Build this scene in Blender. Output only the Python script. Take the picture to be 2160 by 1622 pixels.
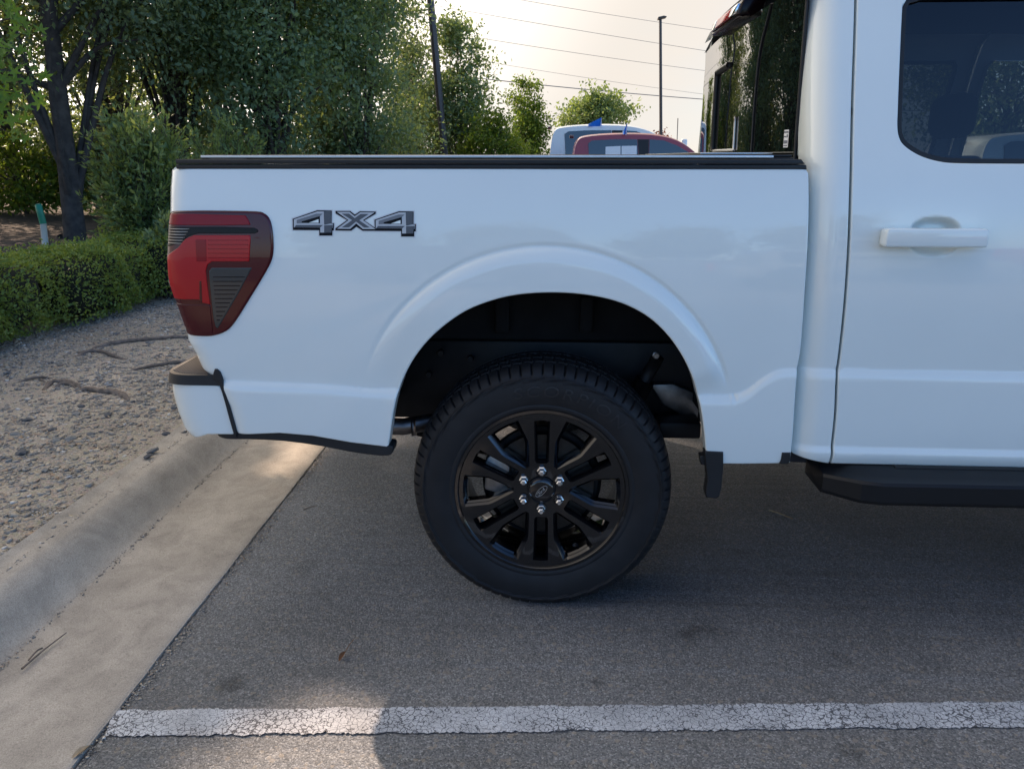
import bpy, bmesh, math, random
import numpy as np
from mathutils import Vector, Matrix
from mathutils.geometry import delaunay_2d_cdt

for o in list(bpy.data.objects):
    bpy.data.objects.remove(o, do_unlink=True)
scene = bpy.context.scene
C = scene.collection
rng = np.random.default_rng(7)
random.seed(7)
R = math.radians

# ------------------------------------------------------------------ camera
F = 1650.0                      # focal length in photo pixels (photo is 2160 wide)
PITCH, YAW = R(16.2), R(2.9)
CAM = Vector((0.0, -2.28, 1.45))
FWD = Vector((-math.sin(YAW) * math.cos(PITCH), math.cos(YAW) * math.cos(PITCH), -math.sin(PITCH)))
RIGHT = Vector((math.cos(YAW), math.sin(YAW), 0.0))
UP = RIGHT.cross(FWD)
cam_data = bpy.data.cameras.new('camera')
cam_data.sensor_fit = 'HORIZONTAL'
cam_data.sensor_width = 36.0
cam_data.lens = 36.0 * F / 2160.0
cam_data.clip_start = 0.05
cam_data.clip_end = 2000.0
cam = bpy.data.objects.new('camera', cam_data)
C.objects.link(cam)
m = Matrix((RIGHT, UP, -FWD)).transposed().to_4x4()
m.translation = CAM
cam.matrix_world = m
scene.camera = cam

# ------------------------------------------------------------------ sky, sun, exposure
SUN_EL, SUN_AZ = R(30.0), R(-46.0)          # azimuth from +Y, negative towards -X
SUN = Vector((math.sin(SUN_AZ) * math.cos(SUN_EL), math.cos(SUN_AZ) * math.cos(SUN_EL), math.sin(SUN_EL)))
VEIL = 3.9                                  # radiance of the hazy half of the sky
world = bpy.data.worlds.new('World')
scene.world = world
world.use_nodes = True
wn = world.node_tree.nodes; wl = world.node_tree.links
wn.clear()
sky = wn.new('ShaderNodeTexSky')
sky.sky_type = 'NISHITA'
sky.sun_disc = False
sky.sun_elevation = SUN_EL
sky.sun_rotation = SUN_AZ
sky.altitude = 100.0
sky.air_density = 1.0
sky.dust_density = 0.5
sky.ozone_density = 3.0
bg = wn.new('ShaderNodeBackground')
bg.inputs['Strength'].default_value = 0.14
wo = wn.new('ShaderNodeOutputWorld')
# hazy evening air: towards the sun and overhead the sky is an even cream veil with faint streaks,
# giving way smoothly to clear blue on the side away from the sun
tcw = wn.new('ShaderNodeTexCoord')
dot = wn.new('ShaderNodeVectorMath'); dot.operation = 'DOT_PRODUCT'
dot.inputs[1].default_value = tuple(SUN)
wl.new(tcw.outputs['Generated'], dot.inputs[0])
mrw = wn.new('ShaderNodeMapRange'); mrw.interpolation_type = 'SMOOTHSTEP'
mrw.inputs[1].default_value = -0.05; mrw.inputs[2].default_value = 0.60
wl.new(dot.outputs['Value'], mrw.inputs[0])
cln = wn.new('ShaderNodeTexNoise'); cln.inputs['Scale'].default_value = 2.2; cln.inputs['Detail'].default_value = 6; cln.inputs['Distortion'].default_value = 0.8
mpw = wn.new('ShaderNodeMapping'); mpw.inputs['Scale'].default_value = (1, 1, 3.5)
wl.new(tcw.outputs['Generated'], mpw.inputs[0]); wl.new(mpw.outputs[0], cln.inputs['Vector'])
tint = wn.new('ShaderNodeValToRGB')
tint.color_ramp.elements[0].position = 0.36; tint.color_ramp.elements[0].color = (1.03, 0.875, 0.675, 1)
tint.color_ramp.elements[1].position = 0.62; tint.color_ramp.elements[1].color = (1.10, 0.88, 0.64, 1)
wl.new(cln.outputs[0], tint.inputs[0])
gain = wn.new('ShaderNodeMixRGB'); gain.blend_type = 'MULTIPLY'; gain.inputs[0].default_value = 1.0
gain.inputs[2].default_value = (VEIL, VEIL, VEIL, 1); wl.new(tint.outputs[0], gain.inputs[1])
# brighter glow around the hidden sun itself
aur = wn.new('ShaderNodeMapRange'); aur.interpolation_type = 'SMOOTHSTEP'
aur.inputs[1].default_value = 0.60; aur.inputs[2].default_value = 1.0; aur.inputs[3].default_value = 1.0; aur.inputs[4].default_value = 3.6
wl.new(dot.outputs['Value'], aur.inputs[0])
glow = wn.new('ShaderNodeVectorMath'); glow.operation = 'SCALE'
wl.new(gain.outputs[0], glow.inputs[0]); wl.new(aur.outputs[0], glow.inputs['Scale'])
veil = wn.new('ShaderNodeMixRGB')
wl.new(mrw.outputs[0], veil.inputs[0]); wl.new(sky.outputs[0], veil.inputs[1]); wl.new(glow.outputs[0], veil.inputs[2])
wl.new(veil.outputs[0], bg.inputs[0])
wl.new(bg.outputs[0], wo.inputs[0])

sun_data = bpy.data.lights.new('sun', 'SUN')
sun_data.energy = 4.6
sun_data.angle = R(0.6)
sun_data.color = (1.0, 0.68, 0.42)
sun = bpy.data.objects.new('sun', sun_data)
C.objects.link(sun)
sun.rotation_euler = SUN.to_track_quat('Z', 'Y').to_euler()
sun.location = (0, 0, 30)

vs = scene.view_settings
vs.view_transform = 'Standard'
vs.look = 'None'
vs.gamma = 1.0
vs.use_curve_mapping = False
vs.exposure = 0.82
vs.use_white_balance = True
vs.white_balance_temperature = 5500
vs.white_balance_tint = 10
scene.render.engine = 'CYCLES'
scene.cycles.use_denoising = True
scene.cycles.max_bounces = 8
scene.cycles.transparent_max_bounces = 16
scene.cycles.sample_clamp_indirect = 6.0

# ------------------------------------------------------------------ helpers
def ray(px, py):
    return FWD + RIGHT * ((px - 1080.0) / F) - UP * ((py - 811.0) / F)
def at(px, py, Y):
    d = ray(px, py); return CAM + d * ((Y - CAM.y) / d.y)
def ground_at(px, py, z=0.0):
    d = ray(px, py); return CAM + d * ((z - CAM.z) / d.z)
def far(px, py, dist):
    """point at a given distance along the view's horizontal direction"""
    d = ray(px, py); h = math.hypot(d.x, d.y); return CAM + d * (dist / h)

def link(o, parent=None):
    C.objects.link(o)
    if parent is not None:
        o.parent = parent
        p = parent; M = Matrix.Identity(4)
        while p is not None:
            M = Matrix.Translation(p.location) @ M if p.parent is None else M
            p = p.parent
        o.matrix_parent_inverse = M.inverted() if parent.parent is None else Matrix.Identity(4)
    return o
def mk(name, verts, faces, mat=None, parent=None, smooth=False, normals=None):
    me = bpy.data.meshes.new(name)
    me.from_pydata([tuple(map(float, v)) for v in verts], [], [tuple(map(int, f)) for f in faces])
    if mat: me.materials.append(mat)
    if smooth or normals is not None:
        me.polygons.foreach_set('use_smooth', [True] * len(me.polygons))
    me.update()
    if normals is not None:
        me.normals_split_custom_set_from_vertices([tuple(map(float, n)) for n in normals])
    return link(bpy.data.objects.new(name, me), parent)
def mk_np(name, V, FC, mat, parent=None, smooth=False):
    """fast mesh of equal-sized faces from numpy arrays"""
    me = bpy.data.meshes.new(name)
    n, k = FC.shape
    me.vertices.add(len(V)); me.vertices.foreach_set('co', V.astype(np.float32).ravel())
    me.loops.add(n * k); me.loops.foreach_set('vertex_index', FC.astype(np.int32).ravel())
    me.polygons.add(n)
    me.polygons.foreach_set('loop_start', np.arange(0, n * k, k, dtype=np.int32))
    if smooth: me.polygons.foreach_set('use_smooth', np.ones(n, dtype=bool))
    me.materials.append(mat)
    me.update(calc_edges=True)
    return link(bpy.data.objects.new(name, me), parent)
def mkbm(name, bm, mat, parent=None, smooth=False, auto=None):
    me = bpy.data.meshes.new(name)
    bmesh.ops.recalc_face_normals(bm, faces=bm.faces)
    bm.to_mesh(me); bm.free()
    if mat: me.materials.append(mat)
    if smooth: me.polygons.foreach_set('use_smooth', [True] * len(me.polygons))
    if auto is not None:
        me.polygons.foreach_set('use_smooth', [True] * len(me.polygons))
        me.set_sharp_from_angle(angle=R(auto))
    me.update()
    return link(bpy.data.objects.new(name, me), parent)
def empty(name, loc, label=None, cat=None, group=None):
    o = bpy.data.objects.new(name, None); C.objects.link(o)
    o.location = loc; o.empty_display_size = 0.2
    return tag(o, label, cat, group)
def tag(o, label=None, cat=None, group=None, kind=None):
    if label: o['label'] = label
    if cat: o['category'] = cat
    if group: o['group'] = group
    if kind: o['kind'] = kind
    return o
def bm_box(bm, x0, x1, y0, y1, z0, z1, bev=0.0, seg=2, rot=None):
    g = bmesh.ops.create_cube(bm, size=1.0)['verts']
    for v in g:
        v.co = Vector(((x0 + x1) / 2 + v.co.x * (x1 - x0), (y0 + y1) / 2 + v.co.y * (y1 - y0), (z0 + z1) / 2 + v.co.z * (z1 - z0)))
    if bev > 0:
        es = list({e for v in g for e in v.link_edges})
        bmesh.ops.bevel(bm, geom=es, offset=bev, segments=seg, affect='EDGES', profile=0.5)
def box(name, x0, x1, y0, y1, z0, z1, mat, parent, bev=0.004, seg=2):
    bm = bmesh.new(); bm_box(bm, x0, x1, y0, y1, z0, z1, bev, seg)
    return mkbm(name, bm, mat, parent, auto=40)
def bm_prism(bm, poly, a0, a1, axis='y', bev=0.0, seg=2):
    """extrude a 2D polygon; axis y: poly is (x,z); axis x: poly is (y,z)"""
    def p(u, v, a): return (u, a, v) if axis == 'y' else (a, u, v)
    va = [bm.verts.new(p(u, v, a0)) for u, v in poly]; vb = [bm.verts.new(p(u, v, a1)) for u, v in poly]
    fs = [bm.faces.new(va), bm.faces.new(vb[::-1])]
    n = len(poly)
    for i in range(n):
        fs.append(bm.faces.new((va[i], vb[i], vb[(i + 1) % n], va[(i + 1) % n])))
    bmesh.ops.recalc_face_normals(bm, faces=fs)
    if bev > 0:
        es = list({e for f in fs for e in f.edges})
        bmesh.ops.bevel(bm, geom=es, offset=bev, segments=seg, affect='EDGES', profile=0.5)
def prism(name, poly, a0, a1, mat, parent, axis='y', bev=0.004, seg=2):
    bm = bmesh.new(); bm_prism(bm, poly, a0, a1, axis, bev, seg)
    return mkbm(name, bm, mat, parent, auto=40)
def tube_np(path, rad, n=8, cap=True):
    P = np.array([tuple(p) for p in path], float); m_ = len(P)
    rr = np.full(m_, rad) if np.isscalar(rad) else np.array(rad, float)
    T = np.gradient(P, axis=0); T /= np.linalg.norm(T, axis=1)[:, None] + 1e-9
    ref = np.array([0, 0, 1.0]) if abs(T[:, 2]).mean() < 0.8 else np.array([1.0, 0, 0])
    A = np.cross(T, ref); A /= np.linalg.norm(A, axis=1)[:, None] + 1e-9
    B = np.cross(T, A)
    th = np.linspace(0, 2 * np.pi, n, endpoint=False)
    V = P[:, None, :] + rr[:, None, None] * (A[:, None, :] * np.cos(th)[None, :, None] + B[:, None, :] * np.sin(th)[None, :, None])
    V = V.reshape(-1, 3)
    i = np.arange(m_ - 1)[:, None] * n; j = np.arange(n)[None, :]; j2 = (j + 1) % n
    Fq = np.stack([i + j, i + j2, i + n + j2, i + n + j], -1).reshape(-1, 4)
    return V, Fq
def tube(name, path, rad, mat, parent=None, n=10):
    V, Fq = tube_np(path, rad, n)
    faces = [tuple(f) for f in Fq] + [tuple(range(n)), tuple(range(len(V) - n, len(V)))[::-1]]
    o = mk(name, V, faces, mat, parent, smooth=True)
    return o
def lathe_y(name, prof, mat, parent, n=48, center=(0, 0, 0), smooth=True, closed=False):
    """revolve (r, y) profile about the y axis"""
    th = np.linspace(0, 2 * np.pi, n, endpoint=False)
    V = []; k = len(prof)
    for r_, y_ in prof:
        for t in th: V.append((center[0] + r_ * math.cos(t), center[1] + y_, center[2] + r_ * math.sin(t)))
    Fs = []
    for i in range(k - 1 if not closed else k):
        for j in range(n):
            a, b = i * n + j, i * n + (j + 1) % n
            c, d = ((i + 1) % k) * n + (j + 1) % n, ((i + 1) % k) * n + j
            Fs.append((a, b, c, d))
    o = mk(name, V, Fs, mat, parent, smooth=smooth)
    o.data.set_sharp_from_angle(angle=R(35))
    return o
def spline(xs, ys):
    """natural cubic spline"""
    x = np.array(xs, float); y = np.array(ys, float); n = len(x); h = np.diff(x)
    A = np.zeros((n, n)); b = np.zeros(n); A[0, 0] = A[-1, -1] = 1
    for i in range(1, n - 1):
        A[i, i - 1] = h[i - 1]; A[i, i] = 2 * (h[i - 1] + h[i]); A[i, i + 1] = h[i]
        b[i] = 3 * ((y[i + 1] - y[i]) / h[i] - (y[i] - y[i - 1]) / h[i - 1])
    c = np.linalg.solve(A, b)
    def f(q):
        q = np.clip(np.asarray(q, float), x[0], x[-1]); i = np.clip(np.searchsorted(x, q) - 1, 0, n - 2); d = q - x[i]
        bb = (y[i + 1] - y[i]) / h[i] - h[i] * (2 * c[i] + c[i + 1]) / 3; dd = (c[i + 1] - c[i]) / (3 * h[i])
        return y[i] + bb * d + c[i] * d * d + dd * d ** 3
    return f
def sstep(a, b, t):
    u = np.clip((np.asarray(t, float) - a) / (b - a), 0, 1); return u * u * (3 - 2 * u)
def resample(loop, sp, closed=True):
    P = np.array(loop, float); Q = np.vstack([P, P[:1]]) if closed else P
    out = []
    for a, b in zip(Q[:-1], Q[1:]):
        k = max(1, int(math.ceil(np.linalg.norm(b - a) / sp)))
        for i in range(k): out.append(a + (b - a) * i / k)
    if not closed: out.append(Q[-1])
    return np.array(out)
def smooth_loop(pts, per=6, closed=False):
    """Catmull-Rom through points"""
    P = np.array(pts, float); n = len(P); out = []
    rngs = range(n if closed else n - 1)
    for i in rngs:
        p1, p2 = P[i], P[(i + 1) % n]
        p0 = P[i - 1] if (closed or i > 0) else 2 * p1 - p2
        p3 = P[(i + 2) % n] if (closed or i < n - 2) else 2 * p2 - p1
        for k in range(per):
            t = k / per
            out.append(0.5 * (2 * p1 + (p2 - p0) * t + (2 * p0 - 5 * p1 + 4 * p2 - p3) * t * t + (3 * p1 - p0 - 3 * p2 + p3) * t ** 3))
    if not closed: out.append(P[-1])
    return np.array(out)
def inside_loops(P, loops):
    res = np.zeros(len(P), bool)
    for L in loops:
        a = L; b = np.roll(L, -1, axis=0)
        for k in range(0, len(P), 4000):
            q = P[k:k + 4000]
            c = ((a[None, :, 1] > q[:, None, 1]) != (b[None, :, 1] > q[:, None, 1]))
            with np.errstate(divide='ignore', invalid='ignore'):
                xi = (b[None, :, 0] - a[None, :, 0]) * (q[:, None, 1] - a[None, :, 1]) / (b[None, :, 1] - a[None, :, 1]) + a[None, :, 0]
            res[k:k + 4000] ^= ((c & (q[:, None, 0] < xi)).sum(1) % 2).astype(bool)
    return res
def bdist(P, loops):
    A = np.vstack(loops); B = np.vstack([np.roll(L, -1, axis=0) for L in loops]); D = B - A; L2 = (D ** 2).sum(1) + 1e-12
    dist = np.zeros(len(P)); near = np.zeros((len(P), 2))
    for k in range(0, len(P), 2000):
        q = P[k:k + 2000]
        t = np.clip(((q[:, None, :] - A[None]) * D[None]).sum(2) / L2[None], 0, 1)
        pr = A[None] + t[..., None] * D[None]
        d = np.linalg.norm(q[:, None, :] - pr, axis=2); i = d.argmin(1)
        dist[k:k + 2000] = d[np.arange(len(q)), i]; near[k:k + 2000] = pr[np.arange(len(q)), i]
    return dist, near
def panel(name, loops, fn, mat, parent, sp=0.016, r=0.005, flange=0.03, off=0.0, bsp=0.012, feat=None):
    """curved sheet y = fn(x, z) cut to 2D loops, edges rolled over and turned inward"""
    loops = [resample(L, bsp) for L in loops]
    B = np.vstack(loops)
    lo = B.min(0); hi = B.max(0)
    gx, gz = np.meshgrid(np.arange(lo[0], hi[0], sp), np.arange(lo[1], hi[1], sp))
    G = np.stack([gx.ravel(), gz.ravel()], 1); G = G[inside_loops(G, loops)]
    d, _ = bdist(G, loops)
    G = G[d > max(sp * 0.45, r * 1.5)]
    if feat is not None:                         # points laid along creases so that they stay crisp
        Q = np.asarray(feat); Q = Q[inside_loops(Q, loops)]; dq, _ = bdist(Q, loops); Q = Q[dq > max(r * 1.3, 0.003)]
        mind = np.concatenate([np.sqrt(((g[:, None, :] - Q[None]) ** 2).sum(2)).min(1) for g in np.array_split(G, max(1, len(G) // 1500))])
        G = np.vstack([G[mind > 0.0065], Q])
    rings = []
    if r > 0:
        for L in loops:
            T = np.roll(L, -1, 0) - np.roll(L, 1, 0); T /= np.linalg.norm(T, axis=1)[:, None] + 1e-12
            N = np.stack([-T[:, 1], T[:, 0]], 1)
            for o_ in (0.25 * r, 0.6 * r, 1.1 * r):
                for s in (1, -1):
                    Q = L + N * o_ * s
                    Q = Q[inside_loops(Q, loops)]
                    if len(Q):
                        dd, _ = bdist(Q, loops); rings.append(Q[dd > o_ * 0.9])
    P = np.vstack([B] + rings + [G])
    edges = []; k = 0
    for L in loops:
        n = len(L); edges += [(k + i, k + (i + 1) % n) for i in range(n)]; k += n
    res = delaunay_2d_cdt([Vector(p) for p in P], edges, [], 0, 1e-6)
    V2 = np.array([tuple(v) for v in res[0]]); T = np.array([f for f in res[2] if len(f) == 3])
    cen = V2[T].mean(1); T = T[inside_loops(cen, loops)]
    d, near = bdist(V2, loops)
    e = 0.0015
    y0 = fn(V2[:, 0], V2[:, 1])
    fx = (fn(V2[:, 0] + e, V2[:, 1]) - fn(V2[:, 0] - e, V2[:, 1])) / (2 * e)
    fz = (fn(V2[:, 0], V2[:, 1] + e) - fn(V2[:, 0], V2[:, 1] - e)) / (2 * e)
    N = np.stack([fx, -np.ones_like(fx), fz], 1); N /= np.linalg.norm(N, axis=1)[:, None]
    y = y0 - off
    if r > 0:
        u = np.clip(1 - d / r, 0, 1); y = y + r * (1 - np.sqrt(np.clip(1 - u * u, 0, 1)))
        # outward 2D direction (boundary verts inherit from their inner neighbours)
        O = near - V2; ln = np.linalg.norm(O, axis=1)
        O = np.where(ln[:, None] > 1e-6, O / (ln[:, None] + 1e-12), 0)
        acc = np.zeros_like(O)
        for a_ in range(3):
            for b_ in range(3):
                if a_ != b_: np.add.at(acc, T[:, a_], O[T[:, b_]])
        an = np.linalg.norm(acc, axis=1); acc = acc / (an[:, None] + 1e-9)
        O = np.where(ln[:, None] > 1e-6, O, acc)
        s = u * 0.96; c = np.sqrt(1 - s * s)
        N = N * c[:, None] + np.stack([O[:, 0], np.zeros(len(O)), O[:, 1]], 1) * s[:, None]
        N /= np.linalg.norm(N, axis=1)[:, None]
    V = np.stack([V2[:, 0], y, V2[:, 1]], 1)
    faces = [tuple(t) for t in T]
    if flange > 0:
        ec = {}
        for t in T:
            for a_, b_ in ((t[0], t[1]), (t[1], t[2]), (t[2], t[0])):
                if (b_, a_) in ec: del ec[(b_, a_)]
                else: ec[(a_, b_)] = 1
        VV = [V]; NN = [N]; base = len(V)
        for (a_, b_) in ec:
            t = V2[b_] - V2[a_]; n2 = np.array([t[1], -t[0]]); n2 /= np.linalg.norm(n2) + 1e-12
            n3 = np.array([n2[0], 0.0, n2[1]])
            VV.append(np.array([V[a_], V[b_], V[b_] + (0, flange, 0), V[a_] + (0, flange, 0)])); NN.append(np.tile(n3, (4, 1)))
            faces.append((base + 1, base, base + 3, base + 2)); base += 4
        V = np.vstack(VV); N = np.vstack(NN)
    o = mk(name, V, faces, mat, parent, normals=N)
    return o
def on(px, py, fn):
    Y = 0.0
    for _ in range(6):
        p = at(px, py, Y); Y = float(fn(np.array([p.x]), np.array([p.z]))[0])
    p = at(px, py, Y); return (p.x, p.z)
def trace(pts, fn): return [on(a, b, fn) for a, b in pts]

# ------------------------------------------------------------------ materials
def new_mat(name):
    mt = bpy.data.materials.new(name); mt.use_nodes = True
    nt = mt.node_tree; b = nt.nodes['Principled BSDF']; return mt, nt, b
def N_(nt, t, **kw):
    n = nt.nodes.new(t)
    for k, v in kw.items(): setattr(n, k, v)
    return n
def pmat(name, col, rough=0.5, metal=0.0, coat=0.0, spec=0.5, var=0.0, vscale=8.0, bump=0.0, bscale=200.0, ior=None):
    mt, nt, b = new_mat(name)
    b.inputs['Base Color'].default_value = (*col, 1); b.inputs['Roughness'].default_value = rough
    b.inputs['Metallic'].default_value = metal; b.inputs['Coat Weight'].default_value = coat
    b.inputs['Coat Roughness'].default_value = 0.02; b.inputs['Specular IOR Level'].default_value = spec
    if ior: b.inputs['IOR'].default_value = ior
    tc = N_(nt, 'ShaderNodeTexCoord')
    if var > 0:
        no = N_(nt, 'ShaderNodeTexNoise'); no.inputs['Scale'].default_value = vscale; no.inputs['Detail'].default_value = 6
        nt.links.new(tc.outputs['Object'], no.inputs['Vector'])
        mx = N_(nt, 'ShaderNodeMixRGB', blend_type='MULTIPLY'); mx.inputs[0].default_value = 1
        rp = N_(nt, 'ShaderNodeMapRange'); rp.inputs[1].default_value = 0.3; rp.inputs[2].default_value = 0.7
        rp.inputs[3].default_value = 1 - var; rp.inputs[4].default_value = 1 + var
        nt.links.new(no.outputs[0], rp.inputs[0])
        mx.inputs[1].default_value = (*col, 1); nt.links.new(rp.outputs[0], mx.inputs[2]); nt.links.new(mx.outputs[0], b.inputs['Base Color'])
    if bump > 0:
        n2 = N_(nt, 'ShaderNodeTexNoise'); n2.inputs['Scale'].default_value = bscale; n2.inputs['Detail'].default_value = 4
        nt.links.new(tc.outputs['Object'], n2.inputs['Vector'])
        bp = N_(nt, 'ShaderNodeBump'); bp.inputs['Strength'].default_value = bump; bp.inputs['Distance'].default_value = 0.002
        nt.links.new(n2.outputs[0], bp.inputs['Height']); nt.links.new(bp.outputs[0], b.inputs['Normal'])
    return mt
M = {}
M['paint'] = pmat('white_paint', (0.755, 0.80, 0.775), 0.45, coat=1.0, spec=0.3, var=0.015, vscale=3)
M['black_plastic'] = pmat('black_plastic', (0.014, 0.015, 0.017), 0.5, spec=0.35, var=0.15, bump=0.25, bscale=900)
M['satin_black'] = pmat('satin_black', (0.009, 0.010, 0.012), 0.38, spec=0.3, var=0.1)
M['liner'] = pmat('wheel_well_liner', (0.006, 0.006, 0.007), 0.8, spec=0.3, var=0.3, vscale=12, bump=0.3, bscale=60)
M['chassis'] = pmat('chassis_black', (0.009, 0.009, 0.010), 0.5, spec=0.3, var=0.3, vscale=20)
M['gloss_black'] = pmat('gloss_black_alloy', (0.003, 0.003, 0.004), 0.10, coat=0.8, spec=0.45)
M['rubber'] = pmat('tyre_rubber', (0.011, 0.011, 0.0125), 0.6, spec=0.35, var=0.25, vscale=14, bump=0.2, bscale=500)
M['rubber_text'] = pmat('tyre_lettering', (0.010, 0.010, 0.012), 0.5)
M['chrome'] = pmat('chrome', (0.75, 0.75, 0.76), 0.12, metal=1.0)
M['steel'] = pmat('dull_steel', (0.30, 0.29, 0.28), 0.45, metal=1.0, var=0.25, vscale=30)
M['pipe'] = pmat('exhaust_steel', (0.22, 0.20, 0.19), 0.4, metal=1.0, var=0.35, vscale=25)
M['alu'] = pmat('brushed_aluminium', (0.55, 0.55, 0.55), 0.35, metal=1.0)
M['lens_dark'] = pmat('maroon_lens', (0.052, 0.0006, 0.006), 0.10, coat=0.45, spec=0.2)
M['lens_red'] = pmat('red_lens', (0.34, 0.0003, 0.008), 0.25, coat=0.25, spec=0.25)
M['lens_mid'] = pmat('deep_red_lens', (0.20, 0.0003, 0.008), 0.18, coat=0.15, spec=0.2)
M['lens_smoke'] = pmat('smoked_lens', (0.024, 0.032, 0.036), 0.15, coat=0.5, spec=0.3)
M['black_gloss_plastic'] = pmat('piano_black', (0.006, 0.002, 0.003), 0.2, coat=0.1, spec=0.15)
M['decal_black'] = pmat('decal_black', (0.004, 0.004, 0.006), 0.4, spec=0.15)
M['decal_silver'] = pmat('decal_silver', (0.50, 0.52, 0.54), 0.4, spec=0.2)
M['decal_grey'] = pmat('decal_grey', (0.10, 0.11, 0.125), 0.4, spec=0.2)
M['decal_mid'] = pmat('decal_mid_grey', (0.19, 0.205, 0.225), 0.4, spec=0.2)
M['decal_white'] = pmat('decal_white_border', (0.62, 0.63, 0.64), 0.35)
M['dark_glass'] = pmat('privacy_glass', (0.004, 0.005, 0.005), 0.015, spec=0.8, ior=1.6)
M['seat'] = pmat('dark_grey_cloth', (0.02, 0.022, 0.03), 0.85, var=0.1, bump=0.3, bscale=400)
M['headliner'] = pmat('grey_headliner', (0.25, 0.26, 0.26), 0.9)
M['paper'] = pmat('white_paper', (0.75, 0.76, 0.78), 0.6)
M['print'] = pmat('printed_ink', (0.15, 0.16, 0.2), 0.6)
M['red_paint'] = pmat('red_paint', (0.24, 0.006, 0.018), 0.4, coat=0.6)
M['flag'] = pmat('blue_flag_cloth', (0.02, 0.16, 0.62), 0.7)
M['bronze'] = pmat('dark_bronze_paint', (0.045, 0.04, 0.04), 0.45, var=0.1)
M['wire'] = pmat('power_cable', (0.20, 0.19, 0.18), 0.6)
M['white_pvc'] = pmat('white_plastic_pipe', (0.75, 0.76, 0.76), 0.4)
M['green_pvc'] = pmat('green_plastic_cap', (0.01, 0.16, 0.09), 0.4)
M['bark'] = pmat('tree_bark', (0.05, 0.042, 0.036), 0.9, var=0.4, vscale=12, bump=0.8, bscale=30)
M['root'] = pmat('weathered_root', (0.16, 0.13, 0.105), 0.9, var=0.4, vscale=30, bump=0.9, bscale=90)
M['dry_leaf'] = pmat('dry_leaf', (0.16, 0.075, 0.03), 0.8, var=0.3, vscale=60)
M['brake'] = pmat('brake_disc', (0.05, 0.048, 0.046), 0.45, metal=1.0, var=0.2, vscale=40)

def glass_mat(name, tint):
    mt = bpy.data.materials.new(name); mt.use_nodes = True
    nt = mt.node_tree; nt.nodes.clear()
    tr = N_(nt, 'ShaderNodeBsdfTransparent'); tr.inputs[0].default_value = (*tint, 1)
    gl = N_(nt, 'ShaderNodeBsdfGlossy'); gl.inputs['Roughness'].default_value = 0.01; gl.inputs[0].default_value = (1, 1, 1, 1)
    fr = N_(nt, 'ShaderNodeFresnel'); fr.inputs[0].default_value = 1.6
    mx = N_(nt, 'ShaderNodeMixShader'); ou = N_(nt, 'ShaderNodeOutputMaterial')
    nt.links.new(fr.outputs[0], mx.inputs[0]); nt.links.new(tr.outputs[0], mx.inputs[1]); nt.links.new(gl.outputs[0], mx.inputs[2]); nt.links.new(mx.outputs[0], ou.inputs[0])
    return mt
M['glass'] = glass_mat('privacy_tinted_glass', (0.13, 0.15, 0.17))
M['clear_glass'] = glass_mat('light_tinted_glass', (0.72, 0.78, 0.76))

def leaf_mat(name, c0, c1, transl=0.35, rough=0.45):
    mt, nt, b = new_mat(name)
    ge = N_(nt, 'ShaderNodeNewGeometry')
    rp = N_(nt, 'ShaderNodeValToRGB')
    rp.color_ramp.elements[0].color = (*c0, 1); rp.color_ramp.elements[1].color = (*c1, 1)
    nt.links.new(ge.outputs['Random Per Island'], rp.inputs[0])
    nt.links.new(rp.outputs[0], b.inputs['Base Color'])
    b.inputs['Roughness'].default_value = rough; b.inputs['Specular IOR Level'].default_value = 0.22
    tl = N_(nt, 'ShaderNodeBsdfTranslucent')
    hs = N_(nt, 'ShaderNodeMixRGB', blend_type='MULTIPLY'); hs.inputs[0].default_value = 1; hs.inputs[2].default_value = (2.2, 2.0, 0.7, 1)
    nt.links.new(rp.outputs[0], hs.inputs[1]); nt.links.new(hs.outputs[0], tl.inputs[0])
    mx = N_(nt, 'ShaderNodeMixShader'); mx.inputs[0].default_value = transl
    nt.links.new(b.outputs[0], mx.inputs[1]); nt.links.new(tl.outputs[0], mx.inputs[2])
    nt.links.new(mx.outputs[0], nt.nodes['Material Output'].inputs[0])
    return mt
M['leaf_oak'] = leaf_mat('oak_leaf', (0.115, 0.170, 0.100), (0.195, 0.265, 0.150), 0.40)
M['leaf_dark'] = leaf_mat('dark_leaf', (0.09, 0.130, 0.078), (0.155, 0.205, 0.115), 0.38)
M['leaf_lime'] = leaf_mat('lime_leaf', (0.060, 0.11, 0.018), (0.12, 0.17, 0.03), 0.45)
M['leaf_shrub'] = leaf_mat('shrub_leaf', (0.11, 0.170, 0.075), (0.19, 0.255, 0.11), 0.35)
M['leaf_hedge'] = leaf_mat('hedge_leaf', (0.11, 0.175, 0.045), (0.22, 0.285, 0.075), 0.3, 0.35)
M['leaf_maple'] = leaf_mat('maple_leaf', (0.09, 0.17, 0.035), (0.15, 0.24, 0.05), 0.45)
M['leaf_red'] = leaf_mat('red_leaf', (0.07, 0.02, 0.018), (0.12, 0.04, 0.03), 0.3)
M['core'] = pmat('hedge_dark_core', (0.012, 0.014, 0.008), 1.0)  # near-black in place of the shade inside the hedge

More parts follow.
